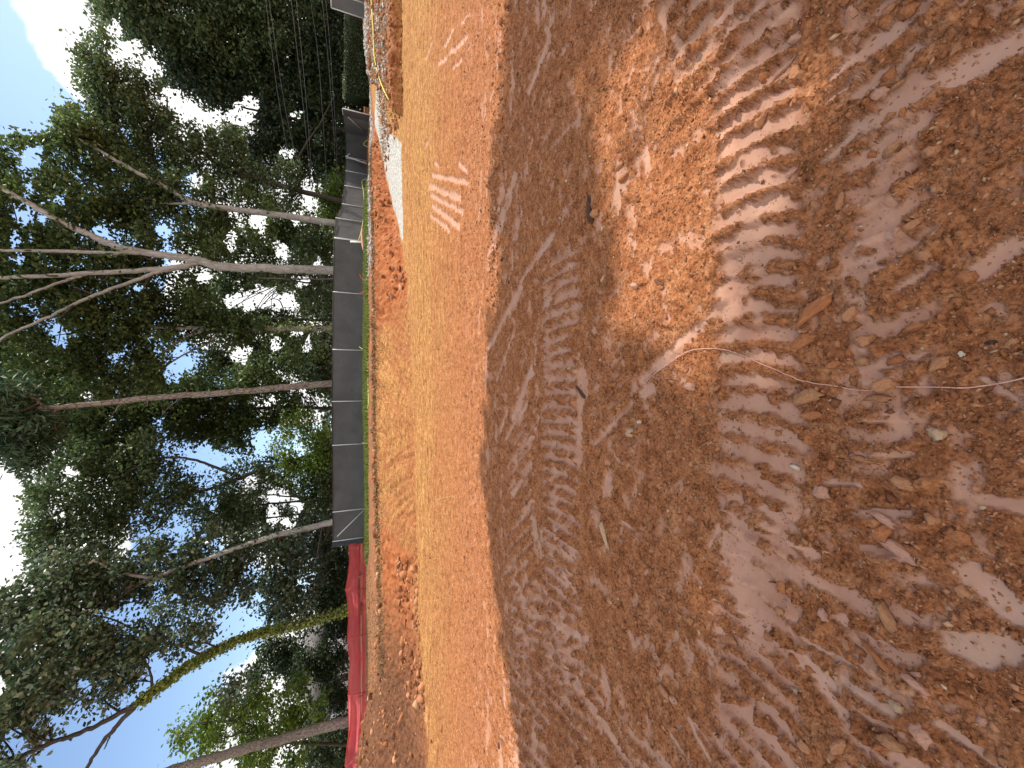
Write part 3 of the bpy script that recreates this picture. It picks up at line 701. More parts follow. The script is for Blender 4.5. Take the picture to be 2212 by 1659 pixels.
GRP = {'red': ('small reddish brown clod lying loose on the churned soil', 'clod', 'small reddish clods scattered on the ground'),
       'tan': ('small tan clod lying loose on the churned soil', 'clod', 'small tan clods scattered on the ground'),
       'pink': ('small pinkish clay chip lying loose on the soil', 'clod', 'small pinkish chips scattered on the ground'),
       'grey': ('small grey pebble lying loose on the red soil', 'pebble', 'small grey pebbles scattered on the ground'),
       'white': ('tiny whitish pebble lying on the red soil', 'pebble', 'tiny whitish pebbles scattered on the ground'),
       'dark': ('small dark clod on the sunlit orange pad', 'clod', 'small dark clods on the sunlit pad')}
def loose(mk, x, y, s):
    me = protos[mk][random.randrange(5)]; o = link('clod' if mk in ('red', 'tan', 'pink', 'dark') else 'pebble', me)
    sx, sy, sz = s * random.uniform(.8, 1.4), s * random.uniform(.7, 1.1), s * random.uniform(.35, .7)
    o.scale = (sx, sy, sz); o.rotation_euler = (random.uniform(-.3, .3), random.uniform(-.3, .3), random.uniform(0, 6.28)); o.location = (x, y, hz1(x, y) + sz * .3)
    l, c, g = GRP[mk]; tag(o, l, c, g); LOOSE.append((o, mk, x, y, s)); return o
mkw = (['red'] * 9 + ['tan'] * 6 + ['pink'] * 3 + ['grey'] * 2)
ANCH = [(1912,832,'the clod on the wire'),(1722,160,'the hollow curled clod'),(1900,207,'the pinkish split clod'),(2012,330,'the smooth oval clod'),(1974,488,'the blocky orange clod'),(2089,602,'the clod touching the grey smear'),(1762,668,'the long triangular clod'),(2031,785,'the egg shaped clod'),(1816,438,'the cork shaped clay plug'),(1898,860,'the bright orange clod under the wire'),(1718,1009,'the flat greenish white stone'),(2028,938,'the pale grey stone with two pebbles'),(1908,1120,'the pale crumbling slab'),(1940,1187,'the long cracked clay slab'),(1922,1340,'the bark like shard'),(1978,1478,'the half sunk flat chip'),(1928,1604,'the loaf shaped clod'),(2160,1290,'the big pink clay patch'),(2150,1000,'the plain gravelly soil at the frame edge'),(2100,150,'the long grey clay smear'),(1285,465,'the dark cleft'),(1364,935,'the greyish green stone'),(1307,1155,'the pale bark chip'),(1395,827,'the far end of the wire'),(1534,1351,'the bright sunlit chip'),(1436,1493,'the crack at the lower left'),(1540,753,'the bend of the wire'),(1560,400,'the sunlit tread prints'),(1640,1100,'the shaded tread prints'),(1247,1372,'the sunlit hollow'),(1200,900,'the mid ground tread prints'),(1160,150,'the pale smear near the shade edge'),(1420,200,'the lifted lip of soil')]
LOOSE = []
cnt = 0
while cnt < 150:
    x, y = frustum_pts(1, .4, 3.6, .8); x, y = float(x[0]), float(y[0])
    if fbm(np.array([x * 1.4]), np.array([y * 1.4]), 301, 2)[0] < -.25: continue
    loose(random.choice(mkw), x, y, float(np.clip(.0135 * math.exp(.4 * random.gauss(0, 1)), .008, .028)) * (.9 + .12 * y)); cnt += 1
for i in range(26):
    x, y = frustum_pts(1, .5, 5, 1); loose('white', float(x[0]), float(y[0]), random.uniform(.003, .006) * (1 + .3 * float(y[0])))
DK = {}
for (ox, oy) in [(1118,160),(1172,65),(1160,150),(920,1200),(1205,90),(946,300),(915,370),(948,755),(1063,640),(1100,610),(1086,560),(1064,470),(1070,1010),(935,1130),(929,1205),(1150,1420),(1170,1500),(1150,1585),(962,1665),(1077,1610),(1047,1620),(1035,395),(1000,330),(1010,440),(1040,455),(1030,480),(922,300)]:
    p = at(ox, oy)
    if p[1] > 3.6:
        side = 'far right' if oy < 240 else 'right of middle' if oy < 560 else 'middle' if oy < 1100 else 'left of middle' if oy < 1400 else 'far left'
        dist = 'on the golden strip below the bank' if ox < 960 else 'halfway across the sunlit pad' if ox < 1045 else 'just beyond the shade edge' if ox < 1100 else 'in the shade near the berm'
        key = side + dist; DK[key] = DK.get(key, 0) + 1
        loose('dark', p[0], p[1], random.uniform(.016, .03))['label'] = '%sdark clod %s, %s of the place' % (['', 'second ', 'third ', 'fourth ', 'fifth '][DK[key] - 1], dist, side)

def px_of(x, y): q = np.array([x, y, 0]) - CAMP; d = q @ FWD; return 1106 - F * (q @ UP) / d, 829.5 - F * (q @ RT) / d
buckets = {}
for (o, mk, x, y, s_z) in LOOSE:
    px, py = px_of(x, y)
    if mk == 'dark': continue
    ai = min(range(len(ANCH)), key=lambda i: (ANCH[i][0] - px) ** 2 + (ANCH[i][1] - py) ** 2); dx, dy = px - ANCH[ai][0], py - ANCH[ai][1]
    dr = ('right of' if dx > 0 else 'left of') if abs(dx) > abs(dy) else ('below' if dy > 0 else 'above')
    buckets.setdefault((ai, dr, mk), []).append((dx * dx + dy * dy, o))
NAMEC = dict(red='reddish clod', tan='tan clod', pink='pinkish chip', grey='grey pebble', white='tiny whitish pebble')
for (ai, dr, mk), lst in buckets.items():
    lst.sort(key=lambda t: t[0])
    for r_, (d_, o) in enumerate(lst):
        rank = ['nearest', 'second nearest', 'third nearest', 'fourth nearest', 'fifth nearest', 'sixth nearest', 'seventh nearest'][min(r_, 6)]
        o['label'] = '%s %s %s %s' % (rank, NAMEC[mk], dr, ANCH[ai][2])

# the pale wire on the ground
M_wire = simple('pale_pink_wire_coat', (.62, .36, .28), .55, 90, .15, 0)
def ground_line(px, lift, sub=10):
    out = []
    for (a, b) in px:
        d = raydir(a, b); p = flat(a, b)
        for _ in range(3): p = CAMP + d * ((CAMH - hz1(p[0], p[1])) / -d[2])
        out.append(p)
    c = catmull(out, sub); zz = hz(c[:, 0], c[:, 1])
    k = np.ones(5) / 5; zs = np.convolve(np.pad(zz, 2, 'edge'), k, 'valid')
    c[:, 2] = np.maximum(zs, zz - .002) + lift; return c
wroot = tag(empty('wire', at(1912, 840)), 'long thin pale pink wire snaking over and partly under the foreground soil', 'wire')
WX = [[(1393,829),(1402,820),(1440,790),(1490,759),(1540,753),(1582,759),(1640,783),(1700,810),(1728,820),(1742,824)],
      [(1742,823),(1760,828),(1800,833),(1830,839),(1850,842),(1878,843),(1900,839)],
      [(1924,835),(1960,836),(2020,836),(2080,838),(2120,834),(2160,828),(2212,817),(2290,795)]]
for i, seg in enumerate(WX):
    c = ground_line(seg, .0035); c[:, 2] += .006 * np.abs(np.sin(np.linspace(0, 5, len(c)) + i)) * (i == 0)
    mb = MB(); tube(mb, c, .0021, 6); o = link('wire_length', mb.data('wire_length', M_wire, True, wroot.location), wroot)
mb = MB(); tube(mb, ground_line([(1400,828),(1412,818),(1440,817),(1468,820)], .003), .0011, 5)
tag(link('twig', mb.data('twig', M_wire, True)), 'short thin pale twig beside the far end of the wire', 'twig')
M_straw = simple('dry_straw', (.48, .32, .17), .8, 50, .3, 0)
tw = [((1505,795,'x')),]
for k, (px, lab) in enumerate([(([(1512,968),(1528,957),(1545,958)]), 'bent straw coloured rootlet in the shaded middle ground'), ([(1502,1015),(1516,1003),(1540,1008)], 'thin rootlet right beside the bent straw one'),
        ([(940,1080),(962,1075),(985,1071)], 'fine straw at the edge of the shade'), ([(1497,145),(1502,155),(1512,162)], 'hair thin root above the big tread prints'), ([(900,116),(908,108),(922,111)], 'pale yellow leaf stalk on the sunlit pad'),
        ([(1205,520),(1228,525),(1234,520)], 'pale twig near the top of the smooth clay streak'), ([(1720,670),(1728,672),(1738,669)], 'short straw on the long triangular clod'), ([(2050,1370),(2062,1378),(2070,1390)], 'short root on the clay patch at the lower left')]):
    mb = MB(); tube(mb, ground_line(px, .003, 5), .0013 if px[0][0] > 1200 else .006, 4); tag(link('rootlet', mb.data('rootlet', M_straw)), lab, 'root')

# ------------------------------------------------------------------ fences
M_post = simple('galvanised_steel', (.55, .57, .58), .45, 30, .15, 0, .01, .5)
M_rail = simple('dark_fence_rail', (.05, .035, .035), .6, 30, .3, 0)
def screen_mat():
    m, N, L, bs, out = new_mat('charcoal_privacy_mesh'); a = N.new('ShaderNodeAttribute'); a.attribute_name = 'uvc'
    s = N.new('ShaderNodeSeparateXYZ'); L.new(a.outputs['Vector'], s.inputs[0])
    k = 2 * math.pi / .16
    u = mth(N, L, 'SINE', mth(N, L, 'MULTIPLY', mth(N, L, 'ADD', s.outputs[0], mth(N, L, 'MULTIPLY', s.outputs[1], 1.0)), k))
    v = mth(N, L, 'SINE', mth(N, L, 'MULTIPLY', mth(N, L, 'SUBTRACT', s.outputs[0], mth(N, L, 'MULTIPLY', s.outputs[1], 1.0)), k))
    w = mth(N, L, 'MAXIMUM', mth(N, L, 'ABSOLUTE', u), mth(N, L, 'ABSOLUTE', v))
    wire = ss_node(N, L, w, .90, .99)
    n = noise(N, L, .9, 4, .6, a.outputs['Vector'])
    base = ramp(N, L, n, [(.35, (.036, .039, .043)), (.65, (.085, .091, .099))])
    L.new(mix(N, L, mth(N, L, 'MULTIPLY', wire, .75), base, (.26, .26, .255)), bs.inputs['Base Color'])
    bs.inputs['Roughness'].default_value = .75
    t = N.new('ShaderNodeBsdfTranslucent'); t.inputs[0].default_value = (.05, .05, .05, 1)
    ms = N.new('ShaderNodeMixShader'); ms.inputs[0].default_value = .25; L.new(bs.outputs[0], ms.inputs[1]); L.new(t.outputs[0], ms.inputs[2]); L.new(ms.outputs[0], out.inputs[0])
    return m
M_screen = screen_mat()
def fence_pt(ox, depth, z0=None):
    """x of a post seen at picture row oy=ox when its camera depth is known; stands on the terrain"""
    x = (829.5 - ox) / F * depth; y = (depth - 1.0 * (CAMH - 1.0) * sp) / cp
    return x, y
def fence(label, posts, H=1.83, braces=(), thick=(), end_first=None, end_last=None):
    root = empty('chain_link_fence', (posts[0][0], posts[0][1], hz1(*posts[0]))); tag(root, label, 'fence', 'dark screened fences round the site'); org = np.array(root.location)
    zb = [hz1(x, y) for x, y in posts]; dist = 0
    rail = MB()
    for i, (x, y) in enumerate(posts):
        mb = MB(); r = .04 if i in thick else .028
        tube(mb, [(x, y, zb[i] - .1), (x, y, zb[i] + H * .5), (x, y, zb[i] + H + .02)], r, 8); link('post', mb.data('post', M_post, True, org), root)
        if i == len(posts) - 1: break
        x2, y2 = posts[i + 1]; d = math.hypot(x2 - x, y2 - y); nx, ny = -(y2 - y) / d, (x2 - x) / d
        if ny < 0: nx, ny = -nx, -ny
        nu, nv = 22, 9; U, V_ = np.meshgrid(np.linspace(0, 1, nu), np.linspace(0, 1, nv)); u = U.ravel(); v = V_.ravel()
        X_ = x + (x2 - x) * u + .0; Y_ = y + (y2 - y) * u
        env = np.sin(np.pi * u) ** .5; wob = env * (.05 + .035 * perlin(u * 4 + i * 7, v * 2, 401) + .03 * perlin(u * 9 + i, v * 5, 402))
        zb_ = zb[i] + (zb[i + 1] - zb[i]) * u + .02 * perlin(u * 3 + i * 3, v * 0, 405)
        top = H + .012 * perlin(u * 6 + i, v * 0, 403)
        Vv = np.stack([X_ + nx * (wob + .045), Y_ + ny * (wob + .045), zb_ + .02 + v * (top - .02)], 1)
        q = (np.arange(nv - 1)[:, None] * nu + np.arange(nu - 1)[None]).ravel(); Q = np.stack([q, q + 1, q + nu + 1, q + nu], 1)
        me = mesh_data('screen_panel', Vv - org, Q, M_screen, True, uv=np.stack([u * d + dist, v * H, u * 0], 1)); link('screen_panel', me, root)
        tube(rail, [(x + nx * .05, y + ny * .05, zb[i] + H + .01), (x2 + nx * .05, y2 + ny * .05, zb[i + 1] + H + .01)], .02, 6)
        dist += d
    link('top_rail', rail.data('top_rail', M_rail, True, org), root)
    for (p, q, r) in braces:
        mb = MB(); tube(mb, [p, q], r, 8); link('brace', mb.data('brace', M_post, True, org), root)
    return root, zb
A = [fence_pt(oy, dp) for oy, dp in ((1160, 23.3), (1098, 23.4), (958, 23.7), (866, 24.0), (757, 24.2), (636, 24.7), (523, 25.4))]
zA = [hz1(*p) for p in A]
fence('long dark grey screened fence on the bank top, below the tall pale trunks', A,
      braces=[((A[1][0] - .03, A[1][1] - .06, zA[1] + .08), (A[0][0] + .3, A[0][1] - .06, zA[0] + 1.6), .024)], thick=(0,))
# the screen folded round the left end
mbf = MB(); x0, y0 = A[0]
for k in range(1):
    u = np.linspace(0, 1, 6)
    V = np.concatenate([np.stack([x0 - .42 * u, y0 - .05 + .25 * u * u, np.full(6, zA[0] + h_ + .03 * (h_ > 1) * u)], 1) for h_ in (.02, .5, .9, 1.4, 1.86)])
    q = (np.arange(4)[:, None] * 6 + np.arange(5)[None]).ravel(); mbf.add(V, np.stack([q, q + 1, q + 7, q + 6], 1))
M_flap = simple('slate_screen_flap', (.032, .040, .052), .6, 6, .4, .3)
tag(link('screen_flap', mbf.data('screen_flap', M_flap, True)), 'slate coloured strip of screen folded round the left end of the long fence', 'fence screen')
B = [(A[-1][0] + .06, A[-1][1] + .05)] + [fence_pt(oy, dp) for oy, dp in ((480, 27.2), (448, 29.3), (408, 31.6), (376, 34.4), (349, 37.0))]
fence('dark screened fence section that runs back behind the yellow rope to the corner', B)
Cc = [fence_pt(oy, dp) for oy, dp in ((346, 36.8), (293, 35.2), (246, 28.5))]; zC = [hz1(*p) for p in Cc]
fence('dark screened fence section with crossed white braces beside the gate opening', Cc, H=1.83,
      braces=[((Cc[0][0] - .9, Cc[0][1] - 1.2, zC[0] + .05), (Cc[0][0] + .0, Cc[0][1] - .06, zC[0] + 1.85), .055), ((Cc[0][0] + 1.6, Cc[0][1] - .7, zC[0] + .1), (Cc[0][0] + .05, Cc[0][1] - .08, zC[0] + 1.75), .045),
              ((Cc[2][0] + .1, Cc[2][1] + 1.0, zC[2] + 1.5), (Cc[1][0] - .6, Cc[1][1] - 1.3, zC[1] + .1), .03)], thick=(0, 2))
D = [fence_pt(oy, dp) for oy, dp in ((9, 23.0), (-60, 22.3), (-150, 21.5))]; zD = [hz1(*p) for p in D]
fence('dark screened fence end with a white post at the far right, past the hedge', D, braces=[((D[0][0] + .3, D[0][1] - .06, zD[0] + .2), (D[1][0] - .3, D[1][1] - .06, zD[1] + 1.7), .03)], thick=(0,))
# narrow folded gate leaf at each side of the gate opening
for (pp, zz, lab) in ((Cc[2], zC[2], 'narrow dark screened gate leaf standing open left of the hedge'), (D[0], zD[0], 'narrow dark screened gate leaf standing open right of the hedge')):
    g = tag(empty('gate_leaf', (pp[0], pp[1], zz)), lab, 'gate')
    dx = .55 if pp is Cc[2] else -.48; dy = 1.56 if pp is Cc[2] else .5
    u, v = np.meshgrid(np.linspace(0, 1, 8), np.linspace(0, 1, 6)); u = u.ravel(); v = v.ravel()
    V = np.stack([dx * u, dy * u, .05 + v * 1.78], 1); q = (np.arange(5)[:, None] * 8 + np.arange(7)[None]).ravel()
    link('screen_panel', mesh_data('screen_panel', V, np.stack([q, q + 1, q + 9, q + 8], 1), M_screen, True, uv=np.stack([u * 1.5, v * 1.8, u * 0], 1)), g)
    mb = MB(); tube(mb, [(0, 0, 1.86), (dx, dy, 1.86)], .035, 8); link('gate_rail', mb.data('gate_rail', M_post, True), g)
    mb = MB(); tube(mb, [(dx, dy, 0), (dx, dy, 1.86)], .03, 8); link('post', mb.data('post', M_post, True), g)

# red plastic safety fence
def red_mat():
    m, N, L, bs, out = new_mat('red_plastic_mesh'); a = N.new('ShaderNodeAttribute'); a.attribute_name = 'uvc'
    s = N.new('ShaderNodeSeparateXYZ'); L.new(a.outputs['Vector'], s.inputs[0])
    n = noise(N, L, 3, 4, .6, a.outputs['Vector'])
    L.new(ramp(N, L, n, [(.3, (.86, .10, .12)), (.7, (.95, .20, .20))]), bs.inputs['Base Color']); bs.inputs['Roughness'].default_value = .35
    t = N.new('ShaderNodeBsdfTranslucent'); t.inputs[0].default_value = (1.0, .22, .26, 1)
    ms = N.new('ShaderNodeMixShader'); ms.inputs[0].default_value = .74; L.new(bs.outputs[0], ms.inputs[1]); L.new(t.outputs[0], ms.inputs[2])
    tr = N.new('ShaderNodeBsdfTransparent'); tr.inputs[0].default_value = (1, .75, .7, 1)
    m2 = N.new('ShaderNodeMixShader'); L.new(s.outputs[2], m2.inputs[0]); L.new(ms.outputs[0], m2.inputs[1]); L.new(tr.outputs[0], m2.inputs[2]); L.new(m2.outputs[0], out.inputs[0])
    return m
M_red = red_mat(); M_stake = simple('red_stake', (.6, .07, .05), .6, 20, .2, 0)
RP = [(1163, 23.4), (1266, 23.4), (1370, 23.0), (1490, 22.6), (1637, 22.2), (1790, 21.5), (1960, 21)]
RP = [fence_pt(a, b) for a, b in RP]; rz = [hz1(*p) for p in RP]; HR = [.95, 1.12, 1.03, .98, 1.12, 1.0, 1.0]
rr = tag(empty('safety_fence', (RP[0][0], RP[0][1], rz[0])), 'sagging red plastic safety fence on stakes, left of the dark fence', 'fence'); org = np.array(rr.location)
for i in range(len(RP)):
    mb = MB(); x, y = RP[i]; l = -.10 if i % 2 else .04; tube(mb, [(x + l, y - .02, rz[i] - .05), (x, y - .02, rz[i] + HR[i] + .04)], .022, 6); link('stake', mb.data('stake', M_stake, True, org), rr)
    if i == len(RP) - 1: break
    x2, y2 = RP[i + 1]; d = math.hypot(x2 - x, y2 - y); nu, nv = 40, 22
    U, V_ = np.meshgrid(np.linspace(0, 1, nu), np.linspace(0, 1, nv)); u = U.ravel(); v = V_.ravel()
    sag = 1 - .10 * np.sin(np.pi * u) - .03 * perlin(u * 3 + i * 5, v * 0, 411)
    h_ = HR[i] + (HR[i + 1] - HR[i]) * u; zb_ = rz[i] + (rz[i + 1] - rz[i]) * u
    vv = v + .05 * np.sin(np.pi * u) * np.sin(v * 9 + i)
    fold = .07 * np.sin(np.pi * u) ** .6 * (np.sin(vv * 11 + 1.5 * perlin(u * 2.5 + i * 9, v * .5, 412)) + .5 * np.sin(vv * 23 + i + 2 * perlin(u * 2, v * 1, 413)))
    zz = zb_ + .02 + v * h_ * sag
    Vv = np.stack([x + (x2 - x) * u, y + (y2 - y) * u - fold, zz], 1)
    tr_ = .12 + .50 * ss(.10, .18, v) * ss(.44, .34, v) * ss(-.6, .2, perlin(u * 2 + i * 4, v * 2, 414)) + .1 * (v > .95)
    q = (np.arange(nv - 1)[:, None] * nu + np.arange(nu - 1)[None]).ravel(); Q = np.stack([q, q + 1, q + nu + 1, q + nu], 1)
    link('plastic_panel', mesh_data('plastic_panel', Vv - org, Q, M_red, True, uv=np.stack([u * d + i * 3, v, np.clip(tr_, 0, .7)], 1)), rr)
    for h in (.985, .45):
        mb = MB(); k = np.argsort(np.abs(v - h))[:nu]; k = k[np.argsort(u[k])]; tube(mb, Vv[k] + [0, -.015, 0], .012, 5); link('edge_cord', mb.data('edge_cord', M_stake, True, org), rr)

# ropes, pipe, rubble by the fence
M_yel = simple('yellow_rope', (.72, .62, .12), .6, 40, .25, 0)
M_green = simple('yellow_green_rope', (.60, .66, .20), .6, 40, .3, 0)
def rope(name, P3, r, mat, label, cat='rope'):
    mb = MB(); tube(mb, catmull(P3, 8), r, 6); return tag(link(name, mb.data(name, mat, True)), label, cat)
def on(ox, oy, up=.02): p = at(ox, oy); return (p[0], p[1], hz1(p[0], p[1]) + up)
rope('rope', [on(806, -60), on(806, 0, .05), on(808, 60, .04), on(812, 120, .05), on(816, 150, .03), on(826, 180, .05), on(838, 205, .04), on(842, 216, .03)], .028, M_yel, 'bright yellow rope lying along the raised dirt at the far right')
def fpt(oy, px, dp): x, y = fence_pt(oy, dp); d = raydir(px, oy); t = (dp - .35) / (d @ FWD); return tuple(CAMP + d * t)
rope('rope', [fpt(381, 797, 33.6), fpt(387, 789, 33.2), fpt(392, 782, 32.9), fpt(413, 785, 31.4), fpt(453, 787, 29), fpt(485, 783, 27), fpt(505, 779, 25.9), fpt(521, 774, 25.2)], .022, M_green, 'sagging yellow green rope hung along the fence and tied to the white pipe')
rope('rope', [fpt(749, 776, 24), fpt(754, 783, 23.9), fpt(760, 792, 23.5), on(794, 775), on(795, 800), on(796, 830), on(797, 860), on(796, 880), on(790, 900)], .02, M_green, 'loose yellow green cord trailing along the grass edge under the long fence')
rope('rope', [fpt(300, 797, 33), fpt(307, 788, 33), fpt(313, 786, 33), fpt(318, 795, 33)], .022, M_green, 'short loop of yellow cord at the foot of the crossed braces')
M_pvc = simple('white_pvc', (.8, .8, .78), .35, 10, .05, 0, .01, .5)
mb = MB(); p0 = fpt(523, 786, 25.0); p1 = fpt(522, 757, 25.0); tube(mb, [p0, p1], .06, 10); tag(link('pipe', mb.data('pipe', M_pvc, True)), 'upright white plastic pipe in front of the fence corner', 'pipe')
M_blk = simple('black_pipe', (.02, .02, .022), .5, 10, .3, 0)
mb = MB(); tube(mb, catmull([fpt(512, 790, 24.2), fpt(480, 793, 25), fpt(450, 794, 26)], 5), .09, 10); tag(link('drain_pipe', mb.data('drain_pipe', M_blk, True)), 'black corrugated drain pipe lying at the foot of the fence', 'pipe')
p = fpt(520, 790, 24.6); o = link('concrete_lump', protos['pink'][1]); o.location = (p[0], p[1], hz1(p[0], p[1]) + .12); o.scale = (.75, .3, .18); tag(o, 'long pale pink concrete lump at the foot of the white pipe', 'rubble')
# stray sprigs by the fence
for i, (pp, lab) in enumerate([([on(793, 608), fpt(600, 780, 22), fpt(593, 777, 22)], 'bent rusty wire sticking out of the bank top'), ([on(793, 630), fpt(632, 779, 22)], 'thin red twig on the bank top next to the rusty wire'),
                               ([on(795, 360), fpt(352, 787, 30)], 'short orange stake on the bank near the corner'), ([on(796, 958), fpt(957, 782, 20)], 'pale straw standing in the grass below the long fence')]):
    mb = MB(); tube(mb, pp, .014, 5); tag(link('twig', mb.data('twig', (M_stake, M_stake, M_stake, M_straw)[i])), lab, 'twig')

# grass strip and dry roots: nobody could count them
def blades(n, fn, hgt, wid, mat, name, droop=.5):
    xs, ys_ = fn(n); z0 = hz(xs, ys_); a = rng.uniform(0, 6.28, n); h = hgt * rng.uniform(.4, 1.2, n); w = wid * rng.uniform(.6, 1.2, n)
    l = rng.uniform(0, 6.28, n); le = h * rng.uniform(.1, droop * 1.6, n)
    b = np.stack([xs, ys_, z0], 1); sx = np.stack([np.cos(a) * w, np.sin(a) * w, a * 0], 1); ln = np.stack([np.cos(l) * le, np.sin(l) * le, a * 0], 1); upv = np.stack([a * 0, a * 0, h], 1)
    V = np.stack([b - sx, b + sx, b + ln * .35 + upv * .6 + sx * .7, b + ln * .35 + upv * .6 - sx * .7, b + ln + upv * (1 - droop * .3)], 1)
    i = (np.arange(n) * 5)[:, None]; Q = i + np.array([[0, 1, 2, 3]]); T = i + np.array([[3, 2, 4]])
    tn = rng.random(n)
    return tag(link(name, mesh_data(name, V.reshape(-1, 3), [Q, T], mat, False, tint=np.concatenate([tn, tn]))), kind='stuff')
M_grass = leaf_mat('green_grass', (.05, .080, .016), (.11, .155, .035), (.22, .25, .08), .3, .2, .6)
M_root = leaf_mat('dry_roots_and_straw', (.07, .042, .022), (.20, .125, .065), (.36, .26, .14), .1, .05, .9)
def grass_fn(n):
    x = rng.uniform(-9.8, 14, n); y = rng.uniform(0, 1, n) ** .8
    y0 = np.interp(x, [-10, -8, -3, 3, 6, 12, 14], [22.5, 19.5, 18.6, 18.6, 20.5, 24, 26]); y1 = np.interp(x, [-10, 9.2, 14], [25.4, 25.9, 30.5]); return x, y0 + (y1 - y0) * y
blades(26000, grass_fn, .16, .022, M_grass, 'grass')
def root_fn(n):
    x = rng.uniform(-8.6, 13, n); f = np.interp(x, FX, FY) + np.interp(x, [-60, -8, -2, 2.5, 5, 7, 60], [2.6, 2.4, 2.3, 1.9, 1.3, .8, .8]); return x, f + .4 + .35 * rng.standard_normal(n)
blades(7000, root_fn, .14, .010, M_root, 'dry_roots', 1.0)
blades(4500, lambda n: (rng.uniform(10, 22, n), rng.uniform(15.2, 19.5, n)), .12, .010, M_root, 'dry_straw_litter', 1.2)
blades(5000, lambda n: (rng.uniform(-26, -8, n), rng.uniform(15, 23, n)), .06, .012, M_root, 'dry_leaf_litter', 1.2)

# ------------------------------------------------------------------ trees
M_pale = bark_mat('pale_bark', (.21, .195, .175), (.44, .42, .39), 5, (1, 1, .25), .35)
M_pine = bark_mat('pine_bark', (.15, .12, .10), (.32, .27, .235), 6, (1, 1, .4), .8)
M_dark = bark_mat('dark_bark', (.035, .03, .024), (.10, .085, .07), 7, (1, 1, .25), .4)
M_grey = bark_mat('grey_brown_bark', (.14, .12, .10), (.30, .265, .23), 9, (1, 1, .35), .7)
LF = dict(
 mid=leaf_mat('leaf_mid_green', (.036, .062, .026), (.084, .126, .046), (.190, .235, .090), .36, .35, .5),
 bright=leaf_mat('leaf_bright_green', (.055, .098, .023), (.124, .189, .044), (.260, .319, .085), .42, .3, .5),
 olive=leaf_mat('leaf_olive', (.034, .062, .028), (.082, .124, .052), (.185, .235, .115), .28, .45, .45),
 glossy=leaf_mat('leaf_glossy', (.028, .056, .030), (.078, .120, .062), (.25, .29, .18), .2, .8, .3),
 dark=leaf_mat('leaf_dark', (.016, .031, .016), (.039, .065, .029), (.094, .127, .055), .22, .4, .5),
 pine=leaf_mat('pine_needles', (.026, .065, .039), (.065, .124, .068), (.137, .202, .117), .2, .3, .55),
 ivy=leaf_mat('ivy_leaves', (.091, .130, .026), (.234, .286, .078), (.442, .481, .169), .35, .4, .45))

GAPS = [(250,60,16,18),(290,100,20,20),(330,150,22,22),(368,208,26,24),(408,240,30,20),(456,256,30,16),(520,245,30,30),(545,225,20,20),(510,650,30,18),(570,642,38,24),(622,655,22,15),(440,600,18,14),
 (395,770,24,32),(372,812,18,22),(130,727,20,28),(520,765,22,18),(600,745,16,14),(640,720,14,12),(600,1075,28,16),(640,1092,16,14),(588,1112,16,20),(462,1095,12,18),(620,1130,16,16),
 (240,1600,72,42),(300,1562,36,30),(335,1440,22,30),(440,1452,34,30),(470,1398,24,22),(400,1500,22,22),(180,1480,18,16),(240,1335,18,16),(30,1605,26,34),(120,1560,16,20),(360,1640,40,16),(140,1655,20,14),
 (0,1480,20,24),(70,340,26,26),(50,470,22,16),(100,470,20,12),(40,560,18,14),(30,520,10,22),(210,500,18,14),(350,500,16,14),(130,430,18,14),(60,410,12,20),(420,385,20,10),(300,620,14,12),(500,520,18,18),(560,480,16,22),(610,540,16,16),
 (640,250,14,10),(620,330,18,14),(690,300,12,16),(640,470,14,16),(250,770,14,10),(190,860,12,12),(150,1020,14,12),(280,1180,16,10),(530,1420,22,16),(600,1480,18,14),(560,1290,12,10),(380,1290,12,10),(680,1490,14,22),(560,960,12,14),(480,1000,12,12),(30,1080,24,30),(665,745,10,22),(650,610,20,12),(690,570,10,20)]
SKX = [-900, -400, 0, 33, 60, 97, 110, 186, 215, 230, 280, 291, 296, 960, 990, 1005, 1020, 1050, 1100, 1140, 1160, 1180, 1200, 1240, 1272, 1285, 2200]
SKY_ = [60, 120, 190, 168, 205, 160, 150, 152, 188, 112, 110, 40, -900, -900, -400, 5, 30, 48, 40, 28, 2, 36, 58, 40, 15, -900, -900]
def to_px(p):
    q = p - CAMP; d = q @ FWD; return 1106 - F * (q @ UP) / d, 829.5 - F * (q @ RT) / d
def in_gap(px, py):
    """True where the photograph shows sky between the crowns"""
    w1 = 10 * perlin(px * .045, py * .045, 501) + 6 * perlin(px * .12, py * .12, 502); w2 = 10 * perlin(px * .045, py * .045, 503) + 6 * perlin(px * .12, py * .12, 504)
    g = (px + w1) < np.interp(py + w2, SKX, SKY_)
    for (a, b, ra, rb) in GAPS: g |= ((px + w1 - a) / ra) ** 2 + ((py + w2 - b) / rb) ** 2 < 1
    return g

def leaf_mesh(name, C, size, mat, tint, upb=.6, aspect=.6, fold=.0):
    n = len(C); nr_ = rng.standard_normal((n, 3)); nr_[:, 2] = np.abs(nr_[:, 2]) + upb; nr_ /= np.linalg.norm(nr_, axis=1)[:, None]
    t = rng.standard_normal((n, 3)); t -= (t * nr_).sum(1)[:, None] * nr_; t /= np.linalg.norm(t, axis=1)[:, None]; b = np.cross(nr_, t)
    s = (size * rng.uniform(.65, 1.25, n))[:, None]
    V = np.stack([C - t * s * .5, C + b * s * .5 * aspect - t * s * .05, C + t * s * .5 - nr_ * s * .12, C - b * s * .5 * aspect - t * s * .05], 1)
    Q = (np.arange(n) * 4)[:, None] + np.arange(4)[None]
    return mesh_data(name, V.reshape(-1, 3), Q, mat, False, tint=tint)

